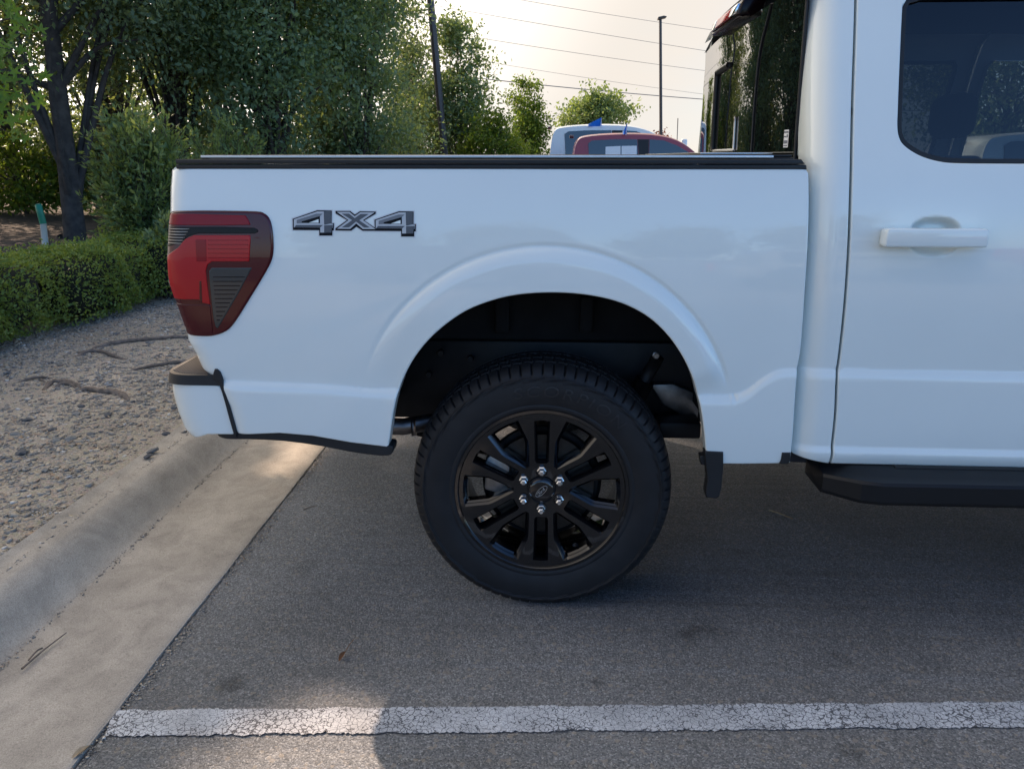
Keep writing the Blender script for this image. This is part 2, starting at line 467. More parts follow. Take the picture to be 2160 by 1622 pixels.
STAINS = [(ground_at(a, b).x, ground_at(a, b).y, r_, k_) for a, b, r_, k_ in ((487, 1442, 0.06, 0.55), (520, 1520, 0.05, 0.75), (1500, 1330, 0.07, 0.86), (1650, 1230, 0.04, 0.75), (1980, 1400, 0.10, 0.88), (930, 1400, 0.06, 0.75), (1260, 1440, 0.035, 0.6), (640, 1200, 0.08, 0.8), (1800, 1590, 0.05, 0.65))]
def asphalt_mat():
    mt, nt, b = new_mat('asphalt'); L = nt.links.new
    tc = N_(nt, 'ShaderNodeTexCoord')
    v1 = N_(nt, 'ShaderNodeTexVoronoi'); v1.inputs['Scale'].default_value = 240
    v2 = N_(nt, 'ShaderNodeTexVoronoi'); v2.inputs['Scale'].default_value = 95
    n1 = N_(nt, 'ShaderNodeTexNoise'); n1.inputs['Scale'].default_value = 1.1; n1.inputs['Detail'].default_value = 5
    n2 = N_(nt, 'ShaderNodeTexNoise'); n2.inputs['Scale'].default_value = 420; n2.inputs['Detail'].default_value = 3
    for n in (v1, v2, n1, n2): L(tc.outputs['Object'], n.inputs['Vector'])
    s1 = N_(nt, 'ShaderNodeSeparateColor'); L(v1.outputs['Color'], s1.inputs[0])
    s2 = N_(nt, 'ShaderNodeSeparateColor'); L(v2.outputs['Color'], s2.inputs[0])
    rp = N_(nt, 'ShaderNodeValToRGB'); e = rp.color_ramp.elements
    e[0].position = 0.0; e[0].color = (0.086, 0.094, 0.107, 1); e[1].position = 1.0; e[1].color = (0.345, 0.36, 0.39, 1)
    x = rp.color_ramp.elements.new(0.55); x.color = (0.172, 0.184, 0.205, 1); x = rp.color_ramp.elements.new(0.85); x.color = (0.225, 0.237, 0.258, 1)
    L(s1.outputs[0], rp.inputs[0])
    rp2 = N_(nt, 'ShaderNodeValToRGB'); e = rp2.color_ramp.elements
    e[0].position = 0.90; e[0].color = (0, 0, 0, 1); e[1].position = 0.97; e[1].color = (1, 1, 1, 1); L(s2.outputs[1], rp2.inputs[0])
    mx = N_(nt, 'ShaderNodeMixRGB'); mx.inputs[2].default_value = (0.28, 0.26, 0.235, 1)
    ms = N_(nt, 'ShaderNodeMath', operation='MULTIPLY'); ms.inputs[1].default_value = 0.7; L(rp2.outputs[0], ms.inputs[0]); L(ms.outputs[0], mx.inputs[0]); L(rp.outputs[0], mx.inputs[1])
    mr = N_(nt, 'ShaderNodeMapRange'); mr.inputs[1].default_value = 0.3; mr.inputs[2].default_value = 0.7; mr.inputs[3].default_value = 0.74; mr.inputs[4].default_value = 1.18; L(n1.outputs[0], mr.inputs[0])
    # a few dark drips of oil
    n3 = N_(nt, 'ShaderNodeTexNoise'); n3.inputs['Scale'].default_value = 3.1; n3.inputs['Detail'].default_value = 4; L(tc.outputs['Object'], n3.inputs['Vector'])
    m3 = N_(nt, 'ShaderNodeMapRange'); m3.inputs[1].default_value = 0.66; m3.inputs[2].default_value = 0.74; m3.inputs[3].default_value = 1.0; m3.inputs[4].default_value = 0.55; L(n3.outputs[0], m3.inputs[0])
    mm = N_(nt, 'ShaderNodeMath', operation='MULTIPLY'); L(mr.outputs[0], mm.inputs[0]); L(m3.outputs[0], mm.inputs[1])
    n4 = N_(nt, 'ShaderNodeTexNoise'); n4.inputs['Scale'].default_value = 30; n4.inputs['Detail'].default_value = 4; L(tc.outputs['Object'], n4.inputs['Vector'])
    w4 = N_(nt, 'ShaderNodeMixRGB', blend_type='ADD'); w4.inputs[0].default_value = 0.06; L(tc.outputs['Object'], w4.inputs[1]); L(n4.outputs['Color'], w4.inputs[2])
    for (sx, sy, sr, sd) in STAINS:
        ds = N_(nt, 'ShaderNodeVectorMath', operation='DISTANCE'); ds.inputs[1].default_value = (sx + 0.03, sy + 0.03, 0.03); L(w4.outputs[0], ds.inputs[0])
        m4 = N_(nt, 'ShaderNodeMapRange', interpolation_type='SMOOTHSTEP'); m4.inputs[1].default_value = sr * 0.15; m4.inputs[2].default_value = sr; m4.inputs[3].default_value = sd; m4.inputs[4].default_value = 1.0; L(ds.outputs['Value'], m4.inputs[0])
        mq = N_(nt, 'ShaderNodeMath', operation='MULTIPLY'); L(mm.outputs[0], mq.inputs[0]); L(m4.outputs[0], mq.inputs[1]); mm = mq
    mu = N_(nt, 'ShaderNodeMixRGB', blend_type='MULTIPLY'); mu.inputs[0].default_value = 1; L(mx.outputs[0], mu.inputs[1]); L(mm.outputs[0], mu.inputs[2])
    L(mu.outputs[0], b.inputs['Base Color'])
    b.inputs['Roughness'].default_value = 0.72; b.inputs['Specular IOR Level'].default_value = 0.4
    bp = N_(nt, 'ShaderNodeBump'); bp.inputs['Strength'].default_value = 0.9; bp.inputs['Distance'].default_value = 0.004
    L(v1.outputs['Distance'], bp.inputs['Height']); bp.invert = True
    b2 = N_(nt, 'ShaderNodeBump'); b2.inputs['Strength'].default_value = 0.5; b2.inputs['Distance'].default_value = 0.002; L(n2.outputs[0], b2.inputs['Height']); L(bp.outputs[0], b2.inputs['Normal'])
    L(b2.outputs[0], b.inputs['Normal'])
    return mt
M['asphalt'] = asphalt_mat()

def concrete_mat():
    mt, nt, b = new_mat('concrete'); L = nt.links.new
    tc = N_(nt, 'ShaderNodeTexCoord')
    n1 = N_(nt, 'ShaderNodeTexNoise'); n1.inputs['Scale'].default_value = 2.2; n1.inputs['Detail'].default_value = 7; n1.inputs['Roughness'].default_value = 0.6
    n2 = N_(nt, 'ShaderNodeTexNoise'); n2.inputs['Scale'].default_value = 300; n2.inputs['Detail'].default_value = 4
    v = N_(nt, 'ShaderNodeTexVoronoi'); v.inputs['Scale'].default_value = 210
    for n in (n1, n2, v): L(tc.outputs['Object'], n.inputs['Vector'])
    rp = N_(nt, 'ShaderNodeValToRGB'); e = rp.color_ramp.elements
    e[0].position = 0.30; e[0].color = (0.32, 0.285, 0.235, 1); e[1].position = 0.70; e[1].color = (0.47, 0.42, 0.35, 1); L(n1.outputs[0], rp.inputs[0])
    s = N_(nt, 'ShaderNodeSeparateColor'); L(v.outputs['Color'], s.inputs[0])
    pit = N_(nt, 'ShaderNodeMapRange'); pit.inputs[1].default_value = 0.0; pit.inputs[2].default_value = 0.10; pit.inputs[3].default_value = 0.78; pit.inputs[4].default_value = 1.0; L(s.outputs[0], pit.inputs[0])
    mr = N_(nt, 'ShaderNodeMapRange'); mr.inputs[1].default_value = 0.3; mr.inputs[2].default_value = 0.7; mr.inputs[3].default_value = 0.75; mr.inputs[4].default_value = 1.25; L(n2.outputs[0], mr.inputs[0])
    mm = N_(nt, 'ShaderNodeMath', operation='MULTIPLY'); L(pit.outputs[0], mm.inputs[0]); L(mr.outputs[0], mm.inputs[1])
    mu = N_(nt, 'ShaderNodeMixRGB', blend_type='MULTIPLY'); mu.inputs[0].default_value = 1; L(rp.outputs[0], mu.inputs[1]); L(mm.outputs[0], mu.inputs[2])
    n3 = N_(nt, 'ShaderNodeTexNoise'); n3.inputs['Scale'].default_value = 7.0; n3.inputs['Detail'].default_value = 8; n3.inputs['Roughness'].default_value = 0.7; n3.inputs['Distortion'].default_value = 0.7; L(tc.outputs['Object'], n3.inputs['Vector'])
    m3 = N_(nt, 'ShaderNodeMapRange'); m3.inputs[1].default_value = 0.42; m3.inputs[2].default_value = 0.75; m3.inputs[3].default_value = 1.05; m3.inputs[4].default_value = 0.70; L(n3.outputs[0], m3.inputs[0])
    mc = N_(nt, 'ShaderNodeMixRGB', blend_type='MULTIPLY'); mc.inputs[0].default_value = 1; L(mu.outputs[0], mc.inputs[1]); L(m3.outputs[0], mc.inputs[2])
    L(mc.outputs[0], b.inputs['Base Color']); b.inputs['Roughness'].default_value = 0.85
    bp = N_(nt, 'ShaderNodeBump'); bp.inputs['Strength'].default_value = 0.5; bp.inputs['Distance'].default_value = 0.002; L(n2.outputs[0], bp.inputs['Height'])
    L(bp.outputs[0], b.inputs['Normal'])
    return mt
M['concrete'] = concrete_mat()

def dirt_mat():
    mt, nt, b = new_mat('sandy_dirt'); L = nt.links.new
    tc = N_(nt, 'ShaderNodeTexCoord')
    n1 = N_(nt, 'ShaderNodeTexNoise'); n1.inputs['Scale'].default_value = 1.6; n1.inputs['Detail'].default_value = 9; n1.inputs['Roughness'].default_value = 0.65
    n2 = N_(nt, 'ShaderNodeTexNoise'); n2.inputs['Scale'].default_value = 120; n2.inputs['Detail'].default_value = 5
    v = N_(nt, 'ShaderNodeTexVoronoi'); v.inputs['Scale'].default_value = 70
    for n in (n1, n2, v): L(tc.outputs['Object'], n.inputs['Vector'])
    rp = N_(nt, 'ShaderNodeValToRGB'); e = rp.color_ramp.elements
    e[0].position = 0.3; e[0].color = (0.28, 0.225, 0.15, 1); e[1].position = 0.7; e[1].color = (0.48, 0.40, 0.28, 1); L(n1.outputs[0], rp.inputs[0])
    mr = N_(nt, 'ShaderNodeMapRange'); mr.inputs[1].default_value = 0.3; mr.inputs[2].default_value = 0.7; mr.inputs[3].default_value = 0.6; mr.inputs[4].default_value = 1.35; L(n2.outputs[0], mr.inputs[0])
    mu = N_(nt, 'ShaderNodeMixRGB', blend_type='MULTIPLY'); mu.inputs[0].default_value = 1; L(rp.outputs[0], mu.inputs[1]); L(mr.outputs[0], mu.inputs[2])
    mv = N_(nt, 'ShaderNodeMixRGB', blend_type='MIX'); mv.inputs[0].default_value = 0.05; L(mu.outputs[0], mv.inputs[1]); L(v.outputs['Color'], mv.inputs[2])
    hs = N_(nt, 'ShaderNodeHueSaturation'); hs.inputs['Saturation'].default_value = 0.75; hs.inputs['Value'].default_value = 0.9; L(mv.outputs[0], hs.inputs['Color'])
    L(hs.outputs[0], b.inputs['Base Color']); b.inputs['Roughness'].default_value = 0.95
    bp = N_(nt, 'ShaderNodeBump'); bp.inputs['Strength'].default_value = 0.9; bp.inputs['Distance'].default_value = 0.008; L(n2.outputs[0], bp.inputs['Height'])
    L(bp.outputs[0], b.inputs['Normal'])
    return mt
M['dirt'] = dirt_mat()

def litter_mat():
    mt = pmat('leaf_litter', (0.075, 0.055, 0.04), 0.95, var=0.5, vscale=14, bump=1.0, bscale=60); return mt
M['litter'] = litter_mat()

def stone_mat():
    mt, nt, b = new_mat('stone_chips'); L = nt.links.new
    ge = N_(nt, 'ShaderNodeNewGeometry'); rp = N_(nt, 'ShaderNodeValToRGB'); cr = rp.color_ramp; cr.interpolation = 'CONSTANT'
    cols = [(0.0, (0.24, 0.22, 0.19)), (0.2, (0.29, 0.275, 0.245)), (0.38, (0.38, 0.335, 0.265)), (0.55, (0.29, 0.26, 0.22)), (0.68, (0.44, 0.38, 0.29)), (0.80, (0.17, 0.16, 0.15)), (0.88, (0.32, 0.24, 0.17)), (0.95, (0.52, 0.50, 0.46))]
    cr.elements[0].color = (*cols[0][1], 1); cr.elements[1].position = cols[1][0]; cr.elements[1].color = (*cols[1][1], 1)
    for p_, c_ in cols[2:]:
        x = cr.elements.new(p_); x.color = (*c_, 1)
    L(ge.outputs['Random Per Island'], rp.inputs[0])
    tc = N_(nt, 'ShaderNodeTexCoord'); n = N_(nt, 'ShaderNodeTexNoise'); n.inputs['Scale'].default_value = 90; n.inputs['Detail'].default_value = 4; L(tc.outputs['Object'], n.inputs['Vector'])
    mr = N_(nt, 'ShaderNodeMapRange'); mr.inputs[3].default_value = 0.6; mr.inputs[4].default_value = 1.4; L(n.outputs[0], mr.inputs[0])
    mu = N_(nt, 'ShaderNodeMixRGB', blend_type='MULTIPLY'); mu.inputs[0].default_value = 1; L(rp.outputs[0], mu.inputs[1]); L(mr.outputs[0], mu.inputs[2])
    L(mu.outputs[0], b.inputs['Base Color']); b.inputs['Roughness'].default_value = 0.75
    return mt
M['stone'] = stone_mat()

def line_paint_mat():
    mt, nt, b = new_mat('cracked_line_paint'); L = nt.links.new
    tc = N_(nt, 'ShaderNodeTexCoord')
    wob = N_(nt, 'ShaderNodeTexNoise'); wob.inputs['Scale'].default_value = 40; wob.inputs['Detail'].default_value = 4; L(tc.outputs['Object'], wob.inputs['Vector'])
    ad = N_(nt, 'ShaderNodeMixRGB', blend_type='ADD'); ad.inputs[0].default_value = 0.035; L(tc.outputs['Object'], ad.inputs[1]); L(wob.outputs['Color'], ad.inputs[2])
    n = N_(nt, 'ShaderNodeTexNoise'); n.inputs['Scale'].default_value = 3.3; n.inputs['Detail'].default_value = 5; L(tc.outputs['Object'], n.inputs['Vector'])
    v = N_(nt, 'ShaderNodeTexVoronoi', feature='DISTANCE_TO_EDGE'); v.inputs['Scale'].default_value = 62; L(ad.outputs[0], v.inputs['Vector'])
    mr = N_(nt, 'ShaderNodeMapRange'); mr.inputs[1].default_value = 0.30; mr.inputs[2].default_value = 0.70; mr.inputs[3].default_value = 0.010; mr.inputs[4].default_value = 0.095; L(n.outputs[0], mr.inputs[0])
    lt = N_(nt, 'ShaderNodeMath', operation='LESS_THAN'); L(v.outputs['Distance'], lt.inputs[0]); L(mr.outputs[0], lt.inputs[1])
    # missing flakes and pin-holes where the stone shows
    v2 = N_(nt, 'ShaderNodeTexNoise'); v2.inputs['Scale'].default_value = 150; v2.inputs['Detail'].default_value = 5; v2.inputs['Roughness'].default_value = 0.7; L(tc.outputs['Object'], v2.inputs['Vector'])
    sm = N_(nt, 'ShaderNodeMath', operation='MULTIPLY_ADD'); sm.inputs[1].default_value = 0.35; L(n.outputs[0], sm.inputs[0]); L(v2.outputs[0], sm.inputs[2])
    gt = N_(nt, 'ShaderNodeMath', operation='GREATER_THAN'); gt.inputs[1].default_value = 0.80; L(sm.outputs[0], gt.inputs[0])
    mxm = N_(nt, 'ShaderNodeMath', operation='MAXIMUM'); L(lt.outputs[0], mxm.inputs[0]); L(gt.outputs[0], mxm.inputs[1])
    n2 = N_(nt, 'ShaderNodeTexNoise'); n2.inputs['Scale'].default_value = 210; n2.inputs['Detail'].default_value = 3; L(tc.outputs['Object'], n2.inputs['Vector'])
    rp = N_(nt, 'ShaderNodeValToRGB'); e = rp.color_ramp.elements; e[0].position = 0.3; e[0].color = (0.46, 0.47, 0.48, 1); e[1].position = 0.65; e[1].color = (0.72, 0.72, 0.71, 1); L(n2.outputs[0], rp.inputs[0])
    n5 = N_(nt, 'ShaderNodeTexNoise'); n5.inputs['Scale'].default_value = 5.5; n5.inputs['Detail'].default_value = 7; n5.inputs['Roughness'].default_value = 0.65; L(tc.outputs['Object'], n5.inputs['Vector'])
    m5 = N_(nt, 'ShaderNodeMapRange'); m5.inputs[1].default_value = 0.35; m5.inputs[2].default_value = 0.68; m5.inputs[3].default_value = 1.0; m5.inputs[4].default_value = 0.62; L(n5.outputs[0], m5.inputs[0])
    dm = N_(nt, 'ShaderNodeMixRGB', blend_type='MULTIPLY'); dm.inputs[0].default_value = 1; L(rp.outputs[0], dm.inputs[1]); L(m5.outputs[0], dm.inputs[2])
    mx = N_(nt, 'ShaderNodeMixRGB'); L(mxm.outputs[0], mx.inputs[0]); L(dm.outputs[0], mx.inputs[1]); mx.inputs[2].default_value = (0.10, 0.10, 0.105, 1)
    L(mx.outputs[0], b.inputs['Base Color']); b.inputs['Roughness'].default_value = 0.75
    bp = N_(nt, 'ShaderNodeBump'); bp.inputs['Strength'].default_value = 0.6; bp.inputs['Distance'].default_value = 0.003; bp.invert = True
    L(mxm.outputs[0], bp.inputs['Height']); L(bp.outputs[0], b.inputs['Normal'])
    return mt
M['line_paint'] = line_paint_mat()

# ================================================================== GROUND
EDGE_X, VALLEY_X, DIRT_X = -1.165, -1.64, -1.808
def dirt_z(x, y):
    x = np.asarray(x, float); y = np.asarray(y, float)
    z = 0.125 + 0.05 * sstep(-1.85, -3.0, x) + 0.10 * sstep(-3.0, -5.5, x) + 0.25 * sstep(-6, -14, x)
    z = z + 0.014 * np.sin(x * 3.1 + 1.3 * y) + 0.010 * np.sin(2.3 * y - 1.7 * x + 1) + 0.005 * np.sin(7.1 * y + 5.3 * x)
    return z
# wide base sheet out to the horizon
o = mk('ground', [(-700, -700, -0.06), (700, -700, -0.06), (700, 900, -0.06), (-700, 900, -0.06)], [(0, 1, 2, 3)], M['litter']); tag(o, kind='structure')
# asphalt with a slightly ragged edge against the gutter
ys = np.concatenate([np.arange(-9, 5, 0.012), np.arange(5, 260, 5.0)])
xe = EDGE_X + 0.006 + 0.002 * np.sin(ys * 7) + 0.0012 * np.sin(ys * 57 + 1) + rng.normal(0, 0.0016, len(ys))
V = np.concatenate([np.stack([xe, ys, np.zeros_like(ys)], 1), np.stack([np.full_like(ys, 260.0), ys, np.zeros_like(ys)], 1),
                    np.stack([xe + 0.0, ys, np.full_like(ys, -0.05)], 1)])
n = len(ys); i = np.arange(n - 1)
FC = np.concatenate([np.stack([i, n + i, n + i + 1, i + 1], 1), np.stack([i, i + 1, 2 * n + i + 1, 2 * n + i], 1)])
o = mk_np('parking_lot', V, FC, M['asphalt']); tag(o, kind='structure')
o2 = mk('parking_lot', [(EDGE_X, -120, -0.002), (260, -120, -0.002), (260, -9, -0.002), (EDGE_X, -9, -0.002)], [(0, 1, 2, 3)], M['asphalt']); tag(o2, kind='structure')
o3 = mk('parking_lot', [(-200, -120, -0.004), (EDGE_X, -120, -0.004), (EDGE_X, -9, -0.004), (-200, -9, -0.004)], [(0, 1, 2, 3)], M['asphalt']); tag(o3, kind='structure')
# concrete gutter and rolled kerb, cast in lengths with joints
prof = [(EDGE_X, -0.05), (EDGE_X, 0.000), (EDGE_X - 0.006, 0.005), (EDGE_X - 0.03, 0.006), (EDGE_X - 0.2, -0.002), (VALLEY_X + 0.06, -0.012), (VALLEY_X + 0.02, -0.013),
        (VALLEY_X + 0.006, -0.010), (VALLEY_X - 0.012, 0.001), (VALLEY_X - 0.030, 0.020), (VALLEY_X - 0.050, 0.048), (VALLEY_X - 0.068, 0.075), (VALLEY_X - 0.088, 0.098), (VALLEY_X - 0.110, 0.114), (VALLEY_X - 0.136, 0.124), (DIRT_X - 0.03, 0.130), (DIRT_X - 0.07, 0.128), (DIRT_X - 0.07, -0.05)]
prof = smooth_loop(prof, 3)
kerb_cuts = [-9.0, -4.3, 2.46, 5.5, 8.5, 11.5, 14.5, 20, 26, 32, 38, 60]
kerb = empty('kerb', (EDGE_X, 0, 0)); tag(kerb, kind='structure')
for a, b in zip(kerb_cuts[:-1], kerb_cuts[1:]):
    yy = np.concatenate([[a + 0.003], [a + 0.006], np.linspace(a + 0.02, b - 0.02, max(4, int((b - a) / 0.08))), [b - 0.006], [b - 0.003]])
    k = len(prof); VV = []
    for q, y in enumerate(yy):
        drop = 0.004 if q in (0, len(yy) - 1) else 0.0
        wob = 0.0012 * math.sin(y * 9.0) + 0.0010 * math.sin(y * 31 + 1)
        for (x, z) in prof: VV.append((x + wob, y, z - drop))
    FF = [(q * k + j, q * k + j + 1, (q + 1) * k + j + 1, (q + 1) * k + j) for q in range(len(yy) - 1) for j in range(k - 1)]
    FF += [tuple(range(k))[::-1], tuple(range((len(yy) - 1) * k, len(yy) * k))]
    mk('kerb_length', VV, FF, M['concrete'], kerb, smooth=True).data.set_sharp_from_angle(angle=R(50))
# bare dirt bed
xs = np.concatenate([np.arange(DIRT_X - 0.0, -4.2, -0.04), np.arange(-4.2, -9, -0.25), np.arange(-9, -60, -2.0)])
ys = np.concatenate([np.arange(-9, -2, 0.25), np.arange(-2, 6.5, 0.04), np.arange(6.5, 20, 0.3), np.arange(20, 64, 2.0)])
X, Y = np.meshgrid(xs, ys)
Z = dirt_z(X, Y) + 0.0022 * rng.normal(size=X.shape) * (X > -4.2)
edge = sstep(DIRT_X - 0.10, DIRT_X, X)
Z = Z * (1 - edge) + 0.122 * edge
X2 = X + 0.012 * np.sin(Y * 6) * (X > DIRT_X - 0.02) + 0.006 * np.sin(Y * 23) * (X > DIRT_X - 0.02)
nx, ny = len(xs), len(ys)
i, j = np.meshgrid(np.arange(ny - 1), np.arange(nx - 1), indexing='ij')
FC = np.stack([i * nx + j, (i + 1) * nx + j, (i + 1) * nx + j + 1, i * nx + j + 1], -1).reshape(-1, 4)[:, ::-1]
Zd = Z.copy(); Zd[X < -4.2] -= 0.0
o = mk_np('dirt_bed', np.stack([X2, Y, Zd], -1).reshape(-1, 3), FC, M['dirt'], smooth=True); tag(o, kind='structure')
# leaf litter under the trees, just above the dirt
xs = np.concatenate([np.arange(-4.6, -9, -0.25), np.arange(-9, -60, -2.0)]); ys = np.concatenate([np.arange(-2, 20, 0.3), np.arange(20, 62, 2.0)])
X, Y = np.meshgrid(xs, ys); Z = dirt_z(X, Y) + 0.03; X = X + 0.25 * np.sin(Y * 2.1) * (X > -4.7)
nx, ny = len(xs), len(ys); i, j = np.meshgrid(np.arange(ny - 1), np.arange(nx - 1), indexing='ij')
FC = np.stack([i * nx + j, (i + 1) * nx + j, (i + 1) * nx + j + 1, i * nx + j + 1], -1).reshape(-1, 4)[:, ::-1]
o = mk_np('forest_floor', np.stack([X, Y, Z], -1).reshape(-1, 3), FC, M['litter'], smooth=True); tag(o, kind='structure')
# painted bay line with ragged edges
pa, pb, pc, pd = ground_at(240, 1499), ground_at(2160, 1481), ground_at(2160, 1538), ground_at(222, 1554)
t_dir = (pb - pa).normalized()
def paint_line(p_top, p_bot, length, name):
    k = int(length / 0.006); s = np.linspace(0, length, k)
    e1 = rng.normal(0, 0.0020, k) + 0.002 * np.sin(s * 33) - 0.004 * np.clip(np.sin(s * 17) * np.sin(s * 5.3), 0, 1); e2 = rng.normal(0, 0.0022, k) + 0.0018 * np.sin(s * 41 + 2) + 0.004 * np.clip(np.sin(s * 13 + 1) * np.sin(s * 4.1), 0, 1)
    nrm = Vector((-t_dir.y, t_dir.x, 0))
    A = np.array([tuple(p_top + t_dir * q + nrm * w) for q, w in zip(s, e1)]); B = np.array([tuple(p_bot + t_dir * q + nrm * w) for q, w in zip(s, e2)])
    A[:, 2] = B[:, 2] = 0.004
    st = np.linspace(0, 1, 4)
    i = np.arange(k - 1)
    o = mk_np(name, np.vstack([A, B]), np.stack([k + i, k + i + 1, i + 1, i], 1), M['line_paint']); return tag(o, kind='structure')
paint_line(pa, pd, 5.4, 'parking_line')

# ================================================================== MAIN PICKUP TRUCK
WC = at(1142, 1037, 0.05)                       # rear wheel centre
truck = empty('pickup_truck', (WC.x + 1.8, 1.0, 0), 'white crew cab pickup truck parked nearest, with 4x4 decal and black wheels', 'pickup truck')
T = truck
bed_u = spline([0.40, 0.70, 0.82, 0.95, 1.08, 1.20, 1.30, 1.38, 1.46], [0.030, 0.021, 0.010, 0.004, 0.004, 0.010, 0.020, 0.032, 0.052])
low_p = spline([0.30, 0.40, 0.48, 0.56, 0.64, 0.75, 0.9], [0.060, 0.024, 0.008, 0.001, -0.003, -0.004, -0.004])
cab_u = spline([0.40, 0.70, 0.85, 1.0, 1.15, 1.28, 1.38, 1.46, 1.60, 1.80, 1.90, 1.97, 2.02], [0.030, 0.022, 0.010, 0.003, 0.004, 0.012, 0.026, 0.046, 0.088, 0.150, 0.186, 0.235, 0.32])
flat = lambda x, z: np.zeros_like(np.asarray(x, float))
cre_l = [at(a, b, 0.01) for a, b in [(440, 800), (470, 803), (600, 808), (700, 813), (760, 818), (835, 821)]]
cre_r = [at(a, b, 0.01) for a, b in [(1480, 833), (1545, 832), (1575, 822), (1608, 797), (1635, 782), (1660, 777), (1700, 777)]]
cre = smooth_loop([(p.x, p.z) for p in cre_l + cre_r], 8); cre = cre[np.argsort(cre[:, 0])]
AC = at(1145, 918, 0.0)                          # arch circle centre
def rear_edge_px():
    return [(369, 330), (368, 358), (369, 400), (371, 442), (369, 470), (368, 540), (372, 590), (385, 640), (402, 690), (406, 712), (413, 745), (425, 775), (455, 800), (480, 850), (497, 914)]
re_pts = [at(a, b, 0.112 if b < 640 else (0.09 if b < 720 else 0.06)) for a, b in rear_edge_px()]
re_z = np.array([p.z for p in re_pts])[::-1]; re_x = np.array([p.x for p in re_pts])[::-1]
def bed_fn(x, z):
    x = np.asarray(x, float); z = np.asarray(z, float)
    zc = np.interp(x, cre[:, 0], cre[:, 1])
    k = 1 - (1 - np.clip((zc - z) / 0.036, 0, 1)) ** 2.6
    # hard upper line of the lower moulding
    y = bed_u(z) * (1 - k) + low_p(z) * k
    # raised wheel arch moulding
    r_ = np.hypot(x - AC.x, z - AC.z); th = np.degrees(np.arctan2(z - AC.z, x - AC.x))
    fade = sstep(15, 25, th) * (1 - sstep(125, 165, th))
    y = y - 0.017 * (1 - (1 - np.clip((0.574 - r_) / 0.046, 0, 1)) ** 2.0) * fade
    y = y + 0.0045 * np.exp(-((r_ - 0.578) / 0.0075) ** 2) * fade
    y = y - 0.004 * (1 - sstep(0.44, 0.50, r_)) * (1 - fade)
    # tail corner turning away
    d = np.clip(x - np.interp(z, re_z, re_x), 0, 0.09); u = 1 - d / 0.09
    y = y + 0.075 * (1 - np.sqrt(np.clip(1 - u ** 2.6, 0, 1)))
    # front edge of the box turning in
    return y
arch_px = [(1490, 962), (1488, 940), (1484, 900), (1476, 850), (1462, 800), (1440, 752), (1405, 703), (1360, 664), (1300, 636), (1225, 621), (1145, 618), (1070, 626), (1000, 648), (950, 677), (905, 716), (870, 761), (846, 810), (831, 862), (823, 915), (819, 940)]
arch = smooth_loop(trace(arch_px, bed_fn), 5)
top = trace([(369, 356), (700, 356), (1000, 356), (1350, 357), (1700, 357)], bed_fn)
rt = smooth_loop(trace([(1706, 366), (1706, 480), (1698, 620), (1689, 740), (1681, 800), (1674, 900), (1667, 977)], bed_fn), 4)
bot_r = trace([(1640, 978), (1560, 979), (1494, 978)], bed_fn)
bot_l = trace([(815, 943), (740, 934), (660, 920), (590, 914), (500, 914)], bed_fn)
lf = trace([(478, 850), (455, 800), (426, 775)], bed_fn)
lf2 = [(float(np.interp(p.z, re_z, re_x)), p.z) for p in re_pts[1:-4]][::-1]
ft = []
for rr in (0.598, 0.592, 0.587, 0.583, 0.5795, 0.576, 0.5725, 0.568, 0.562, 0.554, 0.545, 0.536, 0.527):
    ft += [(AC.x + rr * math.cos(t), AC.z + rr * math.sin(t)) for t in np.arange(R(8), R(172), 0.009 / rr)]
xsf = np.arange(cre[0, 0], cre[-1, 0], 0.008); zsf = np.interp(xsf, cre[:, 0], cre[:, 1])
for dz_ in (0.006, 0.0005, -0.0025, -0.006, -0.011, -0.018, -0.027, -0.036, -0.042):
    ft += [(x, z + dz_) for x, z in zip(xsf, zsf)]
ft = np.array(ft)
_, ui = np.unique(np.round(ft / 0.0018), axis=0, return_index=True); ft = ft[np.sort(ui)]
bed = panel('bed_side', [list(top) + list(rt) + bot_r + list(arch) + bot_l + lf + lf2], bed_fn, M['paint'], T, sp=0.013, r=0.005, flange=0.045, bsp=0.010, feat=ft)
bed['label'] = 'white bed side with raised wheel arch'
mirror_list = [bed]

# --- cab corner behind the door, and doors
cab_cre_z = at(1750, 779, 0.01).z
cab_bot2 = at(1900, 945, 0.005).z
def cab_body(x, z):
    x = np.asarray(x, float); z = np.asarray(z, float)
    zc = cab_cre_z - 0.004 * (x - 0.95)
    k = 1 - (1 - np.clip((zc - z) / 0.036, 0, 1)) ** 2.6
    y = cab_u(z) * (1 - k) + low_p(z) * k
    k2 = sstep(0.0, 0.022, (cab_bot2 + 0.004 - 0.004 * (x - 1.2)) - z)
    y = y - 0.009 * k2 + 0.02 * sstep(0.02, 0.09, cab_bot2 - z)
    return y
def cab_feat(xa, xb):
    out = []
    for x in np.arange(xa, xb, 0.012):
        zc = cab_cre_z - 0.004 * (x - 0.95); z2 = cab_bot2 + 0.004 - 0.004 * (x - 1.2)
        out += [(x, zc + d) for d in (0.006, 0.0005, -0.003, -0.007, -0.013, -0.022, -0.036)] + [(x, z2 + d) for d in (0.004, -0.004, -0.011, -0.018, -0.024)]
    return np.array(out)
cor_px = [(1724, -90), (1718, 0), (1710, 70), (1698, 200), (1690, 300), (1687, 335)]
cor_pts = [at(a, b, 0.16) for a, b in cor_px]
cor_z = np.array([0.3, 1.2] + [p.z for p in cor_pts][::-1]); cor_x = np.array([cor_pts[-1].x + 0.012, cor_pts[-1].x + 0.004] + [p.x for p in cor_pts][::-1])
